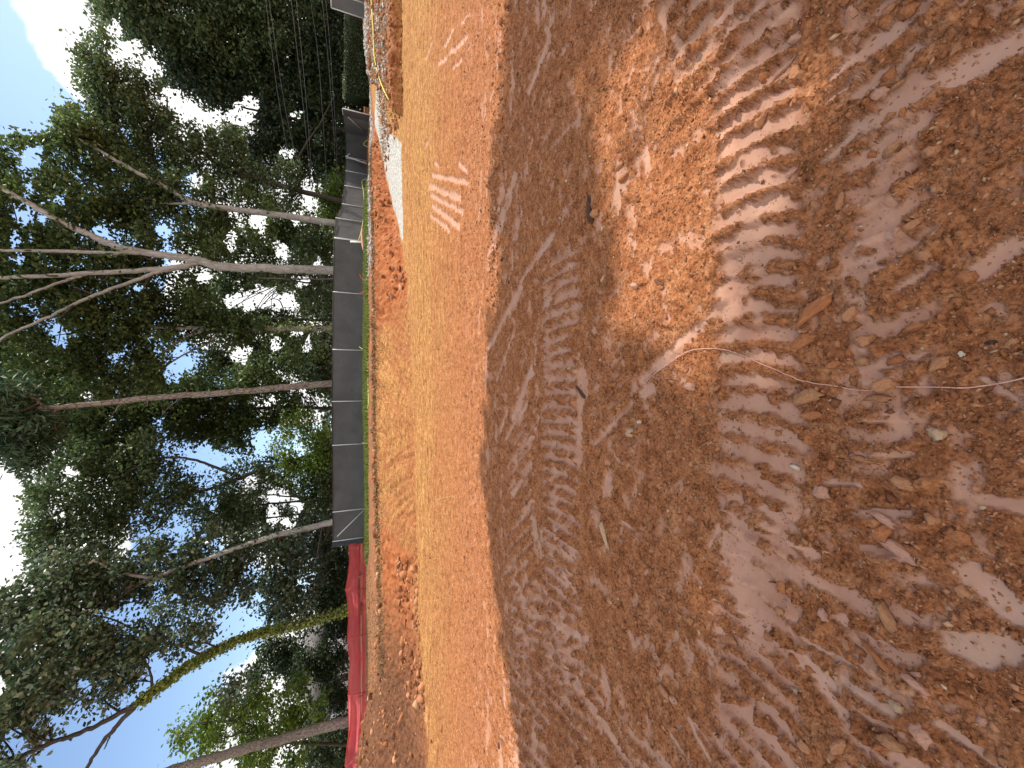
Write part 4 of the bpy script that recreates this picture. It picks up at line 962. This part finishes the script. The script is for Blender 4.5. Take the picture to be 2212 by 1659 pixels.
LEAFK = 2.05; NLEAF = [0]
def tree(name, label, cat, Y, trunks, blobs, leaf='mid', bark=None, lsize=.20, dens=1.0, spread=3.0, perclump=44, crad=.42, group='trees beyond the fences', limbs=30, ivy=None, shift=0.0, gap=True, dz=None):
    """trunks: [([(ox,oy),...], r0, r1)] in picture coordinates at distance Y; blobs: [(ox,oy,rx,ry)]"""
    base = P(*trunks[0][0][0], Y); bz = hz1(base[0], base[1]) if Y < 60 else 1.0
    org = np.array([base[0], base[1], bz]); root = tag(empty(name, org), label, cat, group)
    mb = MB(); lines = []
    for ti, (pl, r0, r1) in enumerate(trunks):
        depth = Y + (0 if ti == 0 else random.uniform(-.6, .6))
        pts_ = [P(a, b, Y + (depth - Y) * min(1, k / 2)) for k, (a, b) in enumerate(pl)]
        if ti == 0: pts_ = [np.array([pts_[0][0] + (pts_[0][0] - pts_[1][0]) * .1, Y, bz - .2])] + pts_
        c = catmull(pts_, 6); c[1:-1] += .02 * rng.standard_normal((len(c) - 2, 3)); R = np.linspace(r0, r1, len(c))
        if ti == 0: R[0] *= 1.25
        tube(mb, c, R, 10, .035); lines.append((c, R))
    link('trunk', mb.data('trunk', bark or M_grey, True, org), root)
    LP = np.concatenate([l[0] for l in lines]); LR = np.concatenate([l[1] for l in lines])
    CC = []; 
    area_tot = 0
    for (ox, oy, rx, ry) in blobs:
        ar = math.pi * rx * ry / pxs(Y, 8) ** 2; n = max(3, int(ar * dens * 2.1))
        a = rng.uniform(0, 2 * math.pi, n); r = np.sqrt(rng.uniform(0, 1, n)); px = ox + rx * r * np.cos(a); py = oy + ry * r * np.sin(a)
        yy = Y + spread * rng.uniform(-.55, 1.25, n) * np.sqrt(1 - .8 * r * r) + shift
        keep_ = (~in_gap(px, py)) if gap else np.ones(n, bool)
        for k in np.where(keep_)[0]: CC.append(P(px[k], py[k], yy[k]))
    CC = np.array(CC)
    # twiggy limbs from the stems to a share of the clumps
    if limbs and len(CC):
        mb = MB(); sel = rng.choice(len(CC), min(limbs, len(CC)), replace=False)
        for k in sel:
            c = CC[k]; d = np.linalg.norm((LP - c) * [1, 1, .8], axis=1) + 3.0 * np.maximum(LP[:, 2] - c[2] + .8, 0); j = np.argmin(d); a = LP[j]
            if np.linalg.norm(c - a) > 8 or LR[j] < .03: continue
            m1 = a + (c - a) * .35 + [0, 0, .25] + .3 * rng.standard_normal(3); m2 = a + (c - a) * .7 + [0, 0, .35] + .35 * rng.standard_normal(3)
            tube(mb, catmull([a, m1, m2, c], 4), [min(LR[j] * .5, .07), .045, .02, .008], 5, 0, False)
        if mb.n: link('limbs', mb.data('limbs', bark if bark in (M_pale, M_pine) and False else M_dark if leaf != 'pine' else M_pine, True, org), root)
    if len(CC):
        per = int(perclump * LEAFK); n = len(CC) * per
        off = rng.standard_normal((len(CC), per, 3)) * np.array([crad, crad, crad * .66]) * 1.18 * rng.uniform(.6, 1.25, (len(CC), 1, 1))
        C = CC[:, None] + off; ct = rng.random(len(CC)); tn = np.clip(.45 + .38 * (ct[:, None] - .5) + .26 * rng.standard_normal((len(CC), per)), 0, 1)
        C = C.reshape(-1, 3); tn = tn.ravel()
        if gap:
            px, py = to_px(C); k = ~in_gap(px, py) | (rng.random(len(C)) < .12); C, tn = C[k], tn[k]
        NLEAF[0] += len(C)
        link('crown', leaf_mesh('crown', C - org, lsize * 1.42, LF[leaf], tn, *( (.5, .6) if leaf != 'pine' else (.1, .22))), root)
    if ivy:
        for (li, f0, f1, nv_, rad) in ivy:
            c, R = lines[li]; k = rng.uniform(f0, f1, nv_) * (len(c) - 1); i = k.astype(int).clip(0, len(c) - 2); q = (k - i)[:, None]
            p_ = c[i] * (1 - q) + c[i + 1] * q; p_ = p_ + rng.standard_normal((nv_, 3)) * rad; p_[:, 1] -= .1
            link('ivy', leaf_mesh('ivy', p_ - org, .17, LF['ivy'], np.clip(.5 + .28 * rng.standard_normal(nv_), 0, 1), .1, .9), root)
    return root

tree('tulip_tree', 'tall pale grey forked trunk behind the middle of the dark fence, right of the pine', 'tree', 31,
     [([(735,584),(600,581),(484,576),(440,566),(402,558),(335,549),(260,535),(195,508),(130,478),(60,438),(0,405),(-120,330)], .33, .10), ([(430,565),(390,577),(335,582),(186,591),(37,599),(-100,606)], .20, .08),
      ([(300,546),(250,546),(180,544),(90,542),(0,541),(-110,540)], .13, .06), ([(380,580),(346,586),(300,603),(205,638),(110,682),(0,733),(-60,760)], .13, .05), ([(190,590),(150,604),(100,620),(0,655),(-60,675)], .09, .04)],
     [(60,560,100,90),(-60,560,90,150),(180,610,110,80),(110,690,110,75),(270,650,70,60),(150,480,80,60),(30,420,70,75),(-70,400,60,80),(330,610,40,50),(420,620,50,40),(480,560,50,30),(30,330,40,50),(250,560,80,40),(20,800,60,60),(340,500,60,45),(430,520,55,35),(380,640,55,30),(300,700,60,40),(100,560,70,60)], 'mid', M_pale, .21, .8, limbs=46, shift=1.6)
tree('oak_tree', 'pale barked tree whose trunk leans right, behind the stepped part of the dark fence', 'tree', 33,
     [([(740,485),(640,470),(560,459),(484,449),(420,439),(370,410),(309,379),(260,352),(215,325),(170,300)], .28, .06), ([(420,440),(380,440),(346,439)], .10, .05), ([(480,449),(440,436),(380,423)], .08, .03)],
     [(250,410,90,60),(200,335,70,55),(165,300,50,40),(330,465,80,40),(135,240,28,24),(160,270,45,35),(430,490,60,40),(400,400,60,30),(140,400,50,40),(540,500,60,30),(250,470,70,40),(450,450,60,35),(560,440,60,30),(350,420,60,30),(100,330,50,40)], 'mid', M_pale, .20, .95, limbs=36, shift=1.0)
tree('oak_tree', 'dark arching tree with its stem bent far to the right under the big white cloud', 'tree', 37,
     [([(745,436),(651,413),(560,387),(484,361),(430,325),(372,294),(335,270),(300,245),(270,200),(250,150)], .24, .07), ([(372,294),(361,250),(361,208)], .10, .04), ([(650,412),(640,350),(690,270),(720,210)], .10, .04), ([(310,250),(240,235),(190,190)], .09, .03)],
     [(200,110,45,60),(205,180,50,45),(250,200,70,60),(260,260,60,40),(330,230,60,50),(360,300,80,45),(450,340,90,45),(480,300,50,25),(500,390,70,40),(240,330,50,40),(590,400,70,50),(330,360,60,40)], 'olive', M_dark, .20, 1.0, limbs=40)
for (lab, sp_, bl, lf) in [
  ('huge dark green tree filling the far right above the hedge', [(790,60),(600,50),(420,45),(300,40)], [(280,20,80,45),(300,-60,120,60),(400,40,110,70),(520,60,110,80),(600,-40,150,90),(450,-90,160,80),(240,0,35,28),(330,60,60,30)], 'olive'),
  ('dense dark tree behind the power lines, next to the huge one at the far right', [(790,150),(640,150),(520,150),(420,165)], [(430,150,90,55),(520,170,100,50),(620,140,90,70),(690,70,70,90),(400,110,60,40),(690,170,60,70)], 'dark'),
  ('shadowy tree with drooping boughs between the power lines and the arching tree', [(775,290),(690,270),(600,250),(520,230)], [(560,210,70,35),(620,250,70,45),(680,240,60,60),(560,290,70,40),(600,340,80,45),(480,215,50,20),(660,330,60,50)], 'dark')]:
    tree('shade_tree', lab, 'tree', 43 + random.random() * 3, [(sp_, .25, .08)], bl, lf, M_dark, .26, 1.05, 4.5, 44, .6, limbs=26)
tree('twin_trunk_tree', 'straight pale trunk wound with leafy vine, between the forked tree and the pine', 'tree', 34,
     [([(725,710),(640,711),(520,711),(446,709),(380,708),(335,706),(240,700),(150,690)], .25, .07), ([(440,712),(390,735),(320,785),(242,831),(180,870)], .11, .04), ([(480,712),(450,740),(410,760),(360,790),(300,850)], .10, .03)],
     [(470,715,70,45),(430,690,50,30),(350,720,80,60),(240,770,90,55),(560,730,80,35),(640,745,70,40),(300,830,70,50),(480,690,50,30),(430,800,60,35),(180,740,70,50),(180,830,80,50),(640,690,30,30),(560,600,30,20),(620,620,40,30)], 'mid', M_pale, .20, .8, ivy=[(0, .05, .35, 700, .22)], limbs=36)
tree('slender_tree', 'thin black trunk close beside the vine wound pale trunk', 'tree', 35.5, [([(725,692),(640,690),(560,689),(457,688),(380,680),(300,660)], .13, .05)], [(380,670,60,35),(300,650,50,40),(460,690,40,30)], 'dark', M_dark, .2, .7, limbs=14)
tree('sapling', 'thin pale brown sapling stem just left of the forked trunk', 'tree', 32, [([(725,603),(660,603),(610,602),(560,600)], .075, .03)], [(600,600,50,22),(680,622,50,35),(650,580,40,20)], 'olive', M_grey, .2, .8, limbs=8)
tree('pine_tree', 'tall straight pine with scaly bark and dead stubs, behind the middle of the dark fence', 'tree', 28.5,
     [([(722,828),(620,836),(558,842),(460,850),(372,856),(260,866),(130,879),(60,884),(0,886),(-90,885)], .235, .10), ([(110,880),(85,900),(67,922),(40,940)], .07, .03), ([(100,881),(70,860),(40,850),(10,835)], .07, .03), ([(130,879),(100,905),(60,930),(20,968)], .06, .02),
      ([(270,866),(250,885),(238,905)], .03, .01), ([(400,853),(370,875),(350,895)], .03, .01), ([(320,862),(318,878)], .03, .015), ([(410,852),(400,838)], .03, .012)],
     [(25,870,40,60),(15,940,45,45),(90,945,40,45),(-50,890,60,90),(45,990,30,30)], 'pine', M_pine, .30, 1.3, 2.0, 60, .38, limbs=16)
tree('shade_tree', 'leafy tree with a dark double stem right behind the pine, on its left', 'tree', 41, [([(735,882),(632,880),(520,884),(430,895),(335,884),(240,890)], .20, .06), ([(430,895),(380,920),(330,945)], .08, .03)],
     [(560,880,110,50),(460,900,90,60),(350,890,90,60),(240,930,90,60),(150,850,90,60),(120,900,90,60),(650,830,60,50),(60,800,90,70),(330,830,60,40),(420,850,60,40),(500,930,70,40),(260,990,70,40),(40,880,50,60),(560,800,60,40),(650,770,50,30)], 'mid', M_dark, .24, .95, 4, limbs=34)
tree('spreading_tree', 'dark spreading tree leaning left behind the left half of the dark fence', 'tree', 36,
     [([(735,965),(658,988),(558,1018),(500,1040),(446,1058),(335,1082),(242,1118),(180,1150),(120,1180)], .20, .05), ([(520,1030),(450,1004),(400,990),(335,992),(260,1028),(208,1050),(150,1060)], .11, .04), ([(420,1062),(380,1100),(330,1150),(280,1190)], .08, .03)],
     [(110,1090,80,60),(220,1050,80,70),(330,1060,90,70),(440,1080,80,50),(200,1150,90,55),(90,1170,50,40),(540,1050,60,50),(500,1120,60,40),(160,1000,60,40),(320,980,60,40),(600,1010,50,40)], 'olive', M_dark, .19, 1.0, limbs=44)
tree('leaning_tree', 'broad pale trunk leaning left behind the left end of the dark fence, glossy leaves', 'tree', 31,
     [([(740,1120),(711,1129),(655,1143),(573,1163),(521,1181),(430,1212),(360,1237),(327,1248),(260,1235),(200,1210)], .26, .06), ([(330,1246),(300,1262),(240,1300),(150,1350),(60,1400),(0,1430)], .12, .04)],
     [(330,1230,90,60),(450,1190,80,55),(450,1270,80,50),(560,1230,80,60),(610,1170,50,40),(600,1300,80,50),(230,1250,80,50),(170,1290,80,50),(90,1330,80,50),(130,1230,70,40),(640,1250,60,60),(0,1330,70,60)], 'glossy', M_pale, .21, 1.05, limbs=40, shift=.6)
tree('slender_tree', 'pair of thin dark bare stems left of the spreading tree', 'tree', 38, [([(735,1080),(640,1084),(560,1090),(484,1100),(400,1110)], .12, .04), ([(700,1082),(620,1072),(540,1068),(450,1085)], .08, .03)], [(690,1090,50,40),(520,1120,40,20),(660,1140,40,30)], 'olive', M_dark, .2, .7, limbs=20)
tree('ivy_clad_tree', 'leaning tree with its trunk wrapped in pale ivy, behind the red fence', 'tree', 29,
     [([(765,1313),(740,1318),(670,1341),(600,1358),(558,1367),(500,1388),(446,1415),(390,1450),(335,1490),(298,1518),(250,1545),(200,1572),(112,1605),(40,1635),(0,1650),(-60,1680)], .26, .08), ([(300,1518),(260,1560),(225,1600),(186,1659),(150,1710)], .14, .07), ([(245,1580),(235,1595),(225,1618)], .05, .03),
      ([(440,1418),(400,1400),(330,1380),(250,1340),(150,1320)], .09, .03), ([(330,1492),(320,1440),(290,1420)], .08, .03)],
     [(60,1400,80,60),(160,1420,80,50),(260,1390,80,45),(350,1350,60,40),(120,1500,70,40),(230,1480,50,30),(90,1590,40,30),(20,1500,50,60),(-40,1560,60,90),(420,1380,50,30),(520,1500,40,24),(30,1640,30,30),(330,1400,60,30),(60,1500,60,50),(180,1370,60,40),(260,1440,50,30)], 'glossy', M_dark, .20, 1.0, ivy=[(0, .02, .62, 7500, .15)], limbs=36)
tree('pine_tree', 'thick leaning trunk with grey scaly bark at the far left behind the red fence', 'tree', 25.6,
     [([(762,1556),(700,1571),(632,1590),(521,1620),(409,1652),(300,1685),(150,1730)], .30, .2)], [(0,1720,60,40)], 'pine', M_grey, .2, .6, limbs=0)
tree('maple_tree', 'yellowish green low tree around the thick leaning trunk at the far left', 'tree', 32, [([(760,1610),(620,1600),(520,1560),(430,1560)], .14, .05)],
     [(420,1590,45,45),(500,1560,60,50),(580,1540,60,60),(600,1620,70,45),(660,1520,60,60),(420,1650,50,22),(540,1640,50,30),(470,1510,30,25)], 'bright', M_dark, .20, 1.0, limbs=24)
for (lab, sp_, bl, lf) in [
  ('distant leafy tree seen between the leaning oak and the forked trunk', [(745,520),(650,515),(560,520)], [(560,520,90,38),(650,505,60,45),(470,520,50,35),(600,470,60,30),(680,560,40,30)], 'mid'),
  ('distant pale green tree seen between the forked trunk and the twin trunk', [(745,615),(680,612),(620,605)], [(500,600,60,30),(460,650,50,35),(520,690,60,25),(660,605,50,34),(600,590,50,26),(600,690,50,25),(690,660,40,40),(560,600,50,22)], 'olive'),
  ('distant dark tree seen between the vine wound trunk and the pine', [(745,770),(660,765),(560,770)], [(590,765,80,45),(660,750,60,45),(500,760,60,40),(690,800,40,40),(540,820,60,30)], 'dark'),
  ('distant tree filling the gap behind the leaning pale trunk', [(745,1100),(660,1110),(560,1120)], [(620,1110,60,45),(540,1100,60,40),(660,1180,50,40),(560,1180,60,30)], 'dark')]:
    tree('background_tree', lab, 'tree', 47, [(sp_, .2, .06)], bl, lf, M_dark, .26, 1.0, 3.5, 40, .55, 'distant trees behind the front row', limbs=16)
# undergrowth between the trunks
for (lab, ox, oy, rx, ry, Y, lf, sz) in [
  ('bright green vine covered thicket behind the dark fence, left of the pine', 655, 960, 60, 62, 34, 'bright', .18), ('deep green thicket behind the dark fence below the spreading tree', 665, 1050, 55, 45, 35, 'mid', .19),
  ('dark bush behind the dark fence right of the pine', 680, 790, 40, 40, 37, 'dark', .2), ('pale leaved bush behind the fence left of the forked trunk', 690, 650, 35, 30, 36, 'olive', .18),
  ('leafy bush behind the fence right of the forked trunk', 680, 540, 50, 35, 37, 'mid', .2), ('low bright bush behind the rear fence section', 715, 430, 30, 50, 40, 'bright', .2), ('low dark bush left of the gate opening', 735, 330, 40, 50, 46, 'olive', .22),
  ('dark bush behind the left end of the dark fence', 690, 1170, 45, 35, 36, 'glossy', .2), ('dark bush behind the red fence, nearest the dark fence', 710, 1240, 50, 40, 37, 'dark', .2), ('shadowy bush behind the ivy clad trunk', 700, 1330, 55, 50, 38, 'dark', .2),
  ('shadowy bush behind the middle of the red fence', 690, 1430, 55, 50, 36, 'dark', .2), ('dark bush right of the thick leaning trunk', 700, 1510, 50, 40, 39, 'dark', .2), ('dark bush at the far left edge behind the red fence', 710, 1620, 55, 50, 36, 'dark', .2),
  ('dark understorey tree above the middle of the red fence', 600, 1440, 60, 60, 40, 'dark', .22), ('dark understorey bush above the hedge', 740, 120, 40, 70, 44, 'dark', .24)]:
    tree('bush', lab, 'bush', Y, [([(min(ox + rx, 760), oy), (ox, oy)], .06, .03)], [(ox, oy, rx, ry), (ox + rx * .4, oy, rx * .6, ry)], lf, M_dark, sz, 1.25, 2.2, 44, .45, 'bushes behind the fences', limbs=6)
# the far wood that reads as one dark mass
C = []
n = 5200; px = rng.uniform(690, 800, n); py = rng.uniform(-150, 1850, n)
yy = rng.uniform(56, 70, n); lowp = np.interp(py, [-150, 300, 450, 1000, 1300, 1700], [640, 660, 708, 700, 690, 680]) + 14 * perlin(py * .02, py * 0, 601) + 6 * perlin(py * .08, py * 0, 602)
px = lowp + (800 - lowp) * rng.random(n)
for a, b, c in zip(px, py, yy): C.append(P(a, b, c))
C = np.array(C); C = (C[:, None] + rng.standard_normal((n, 9, 3)) * [.9, .9, .6]).reshape(-1, 3)
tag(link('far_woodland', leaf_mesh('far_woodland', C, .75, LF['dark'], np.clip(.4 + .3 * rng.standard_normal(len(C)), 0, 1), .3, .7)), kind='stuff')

# clipped hedges by the gate
def hedge(x0, x1, y, d, h, lab, lf):
    z0 = hz1((x0 + x1) / 2, y) ; root = tag(empty('hedge', ((x0 + x1) / 2, y, z0)), lab, 'hedge', 'clipped hedges past the gate opening'); org = np.array(root.location)
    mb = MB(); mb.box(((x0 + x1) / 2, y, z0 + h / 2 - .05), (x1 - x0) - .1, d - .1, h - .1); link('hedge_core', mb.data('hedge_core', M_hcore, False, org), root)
    n = int((x1 - x0) * 900); f = rng.random(n); p = np.stack([rng.uniform(x0, x1, n), np.full(n, y - d / 2), z0 + h * rng.random(n)], 1); t = f > .75; p[t, 1] = y + rng.uniform(-d / 2, d / 2, t.sum()); p[t, 2] = z0 + h
    p += rng.standard_normal((n, 3)) * .035
    link('hedge_leaves', leaf_mesh('hedge_leaves', p - org, .13, LF[lf], np.clip(.5 + .25 * rng.standard_normal(n), 0, 1), .2, .7), root)
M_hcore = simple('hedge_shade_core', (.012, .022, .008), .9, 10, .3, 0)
hedge(22.5, 33, 33, 1.2, 1.75, 'long clipped dark green hedge seen through the gate opening', 'dark')
hedge(23.6, 25.2, 34.6, 1.0, 1.9, 'short lighter clipped hedge just left of the long one', 'mid')

# power lines and their pole out of the frame
M_line = simple('power_line_wire', (.16, .165, .17), .5, 10, .1, 0, .01, .5)
LN = [((574,0),(598,190),(625,357),(632,470)), ((581,0),(612,210),(640,357),(646,470)), ((629,0),(652,200),(668,360),(672,420)), ((640,0),(660,200),(673,375),(676,460)), ((671,0),(688,130),(702,330),(706,420)), ((696,0),(709,130),(722,300),(724,360)), ((704,0),(715,130),(726,300),(729,420))]
LL = ['topmost power line crossing the dark trees at the right', 'second power line from the top at the right', 'third power line from the top at the right', 'fourth power line from the top, the middle one', 'third power line from the bottom at the right', 'second power line from the bottom at the right', 'lowest power line crossing just above the hedge']
for i, l in enumerate(LN):
    l = [(l[0][0] - (l[1][0] - l[0][0]) * 1.2, -(l[1][1]) * 1.2)] + list(l)
    pts_ = [P(a, b, 30 + k * 2.2) for k, (a, b) in enumerate(l)]
    mb = MB(); tube(mb, catmull(pts_, 8), .012, 5); tag(link('power_line', mb.data('power_line', M_line, True)), LL[i], 'power line', 'power lines at the right')

# pale house glimpsed through the trees behind the red fence
M_wall = simple('grey_siding', (.45, .47, .50), .7, 3, .08, 0); M_roof = simple('shingle_roof', (.16, .15, .15), .9, 8, .2, .2); M_glass = simple('dark_window', (.03, .04, .05), .1, 3, .2, 0, .01, .6); M_frame = simple('white_trim', (.75, .75, .74), .6, 5, .05, 0)
hp = P(700, 1490, 55); hx, hy = hp[0], 58.0; hr = tag(empty('house', (hx, hy, .9)), 'pale grey house glimpsed between the trunks behind the red fence', 'house'); org = np.array(hr.location)
mb = MB(); mb.box((hx, hy, 3.2), 12, 7, 4.6); link('wall', mb.data('wall', M_wall, False, org), hr)
mb = MB(); V = [(-6.4, -3.9, 5.5), (6.4, -3.9, 5.5), (6.4, 3.9, 5.5), (-6.4, 3.9, 5.5), (-6.4, 0, 8), (6.4, 0, 8)]; mb.add(np.array(V) + [hx, hy, 0], [[0, 1, 5, 4], [2, 3, 4, 5], [3, 2, 1, 0]], [[0, 4, 3], [1, 2, 5]]); link('roof', mb.data('roof', M_roof, False, org), hr)
for wx in (-4, -1.3, 1.3, 4):
    mb = MB(); mb.box((hx + wx, hy - 3.53, 3.3), 1.2, .1, 1.7); w_ = link('window', mb.data('window', M_frame, False, org), hr)
    mb = MB(); mb.box((hx + wx, hy - 3.59, 3.3), 1.0, .06, 1.5); o = link('pane', mb.data('pane', M_glass, False, org), w_)

# ------------------------------------------------------------------ trees beside the photographer: their crowns shade the foreground
CG = [(1640,400,110,170),(1560,330,50,90),(1620,260,60,60),(1720,180,50,60),(1437,589,34,80),(1455,500,40,40),(1500,570,30,60),(1340,285,16,60),(1257,180,24,70),(1420,50,30,50),(1415,800,28,40),(1520,770,40,60),(1560,860,25,40),(1249,1372,30,40),(1574,1400,26,55),(1640,1480,30,50),
      (1660,560,50,60),(1380,340,16,40),(1900,70,30,40),(1690,820,20,50),(1490,870,20,30),(1500,1300,14,60),(1345,480,20,40),(1330,80,16,40),(1475,1160,16,50)]
CG += [(1660,250,80,150),(1760,330,50,110),(1700,120,50,60)]
SOFT = [(1440,380,75,190,.9),(1380,560,70,110,.8),(1540,640,60,120,.85),(1780,240,90,160,.75),(1500,100,80,100,.75),(1400,800,60,70,.8),(1600,1420,60,110,.6),(1300,230,45,170,.75),(1560,860,60,70,.7),(1700,1240,50,120,.35),(1700,600,70,110,.6)]
CGW = [(flat(a, b)[:2], abs(flat(a + c, b)[1] - flat(a - c, b)[1]) / 2, d * (flat(a, b)[1] * cp + CAMH * sp) / F) for a, b, c, d in CG]
n = 2600; tx = rng.uniform(-7.5, 7.5, n); ty = rng.uniform(-2.0, 5.4, n)
edge = np.interp(tx, [-8, -4.0, -3.3, -2.2, -1, 0, 1, 2.0, 2.9, 3.8, 5, 8], [3.3, 3.75, 4.35, 4.9, 5.0, 4.95, 4.75, 4.65, 4.35, 3.95, 3.6, 3.2]) - .28 + .12 * perlin(tx * 1.3, tx * 0, 701)
k = ty < edge
for (c, ry_, rx_) in CGW:
    k &= (((tx - c[0]) / (rx_ + .12)) ** 2 + ((ty - c[1]) / (ry_ + .16)) ** 2) > 1
for a, b, c, d, pr in SOFT:
    q = flat(a, b); ry_ = abs(flat(a + c, b)[1] - flat(a - c, b)[1]) / 2; rx_ = d * (q[1] * cp + CAMH * sp) / F
    k &= ~(((((tx - q[0]) / rx_) ** 2 + ((ty - q[1]) / ry_) ** 2) < 1) & (rng.random(n) < pr))
dn = perlin(tx * .9 + ty * .5, ty * 1.6, 711) + .5 * perlin(tx * 2.3, ty * 3.1, 712); k &= ~((dn > .16) & (tx > -.9) & (ty > .5) & (rng.random(n) < .85)); k &= ~((dn > .42) & (tx > -.3) & (rng.random(n) < .6))
tx, ty = tx[k], ty[k]; hgt = rng.uniform(14.5, 18.5, len(tx))
C0 = np.stack([tx, ty, tx * 0], 1) + SDIR[None] * (hgt / SDIR[2])[:, None]
C = (C0[:, None] + rng.standard_normal((len(C0), 26, 3)) * .15).reshape(-1, 3); own = np.repeat((C0[:, 0] > np.median(C0[:, 0])).astype(int), 26)
for t_, (bx, by, lab) in enumerate(((8.5, 1.0, 'shade tree standing to the right of the photographer, outside the picture'), (15.5, .5, 'second shade tree further right of the photographer, outside the picture'))):
    b0 = np.array([bx, by, hz1(bx, by)]); r_ = tag(empty('shade_tree', b0), lab, 'tree'); sel = C[own == t_]; m_ = sel.mean(0)
    mb = MB(); tube(mb, catmull([b0 - [0, 0, .3], b0 + [0, .2, 4], (b0 + m_) / 2 + [0, 0, 2], m_ + [0, 0, 1.5]], 6), [.3, .22, .16, .06], 10, .03)
    for q in rng.choice(len(sel), 26): tube(mb, catmull([(b0 + m_) / 2 + [0, 0, 2.2], (m_ + sel[q]) / 2 + [0, 0, .4], sel[q]], 4), [.06, .035, .01], 5, 0, False)
    link('trunk', mb.data('trunk', M_grey, True, b0), r_)
    link('crown', leaf_mesh('crown', sel - b0, .30, LF['mid'], np.clip(.5 + .2 * rng.standard_normal(len(sel)), 0, 1), 1.2, .75), r_)
print('leaves', NLEAF[0], 'ground', len(GV))
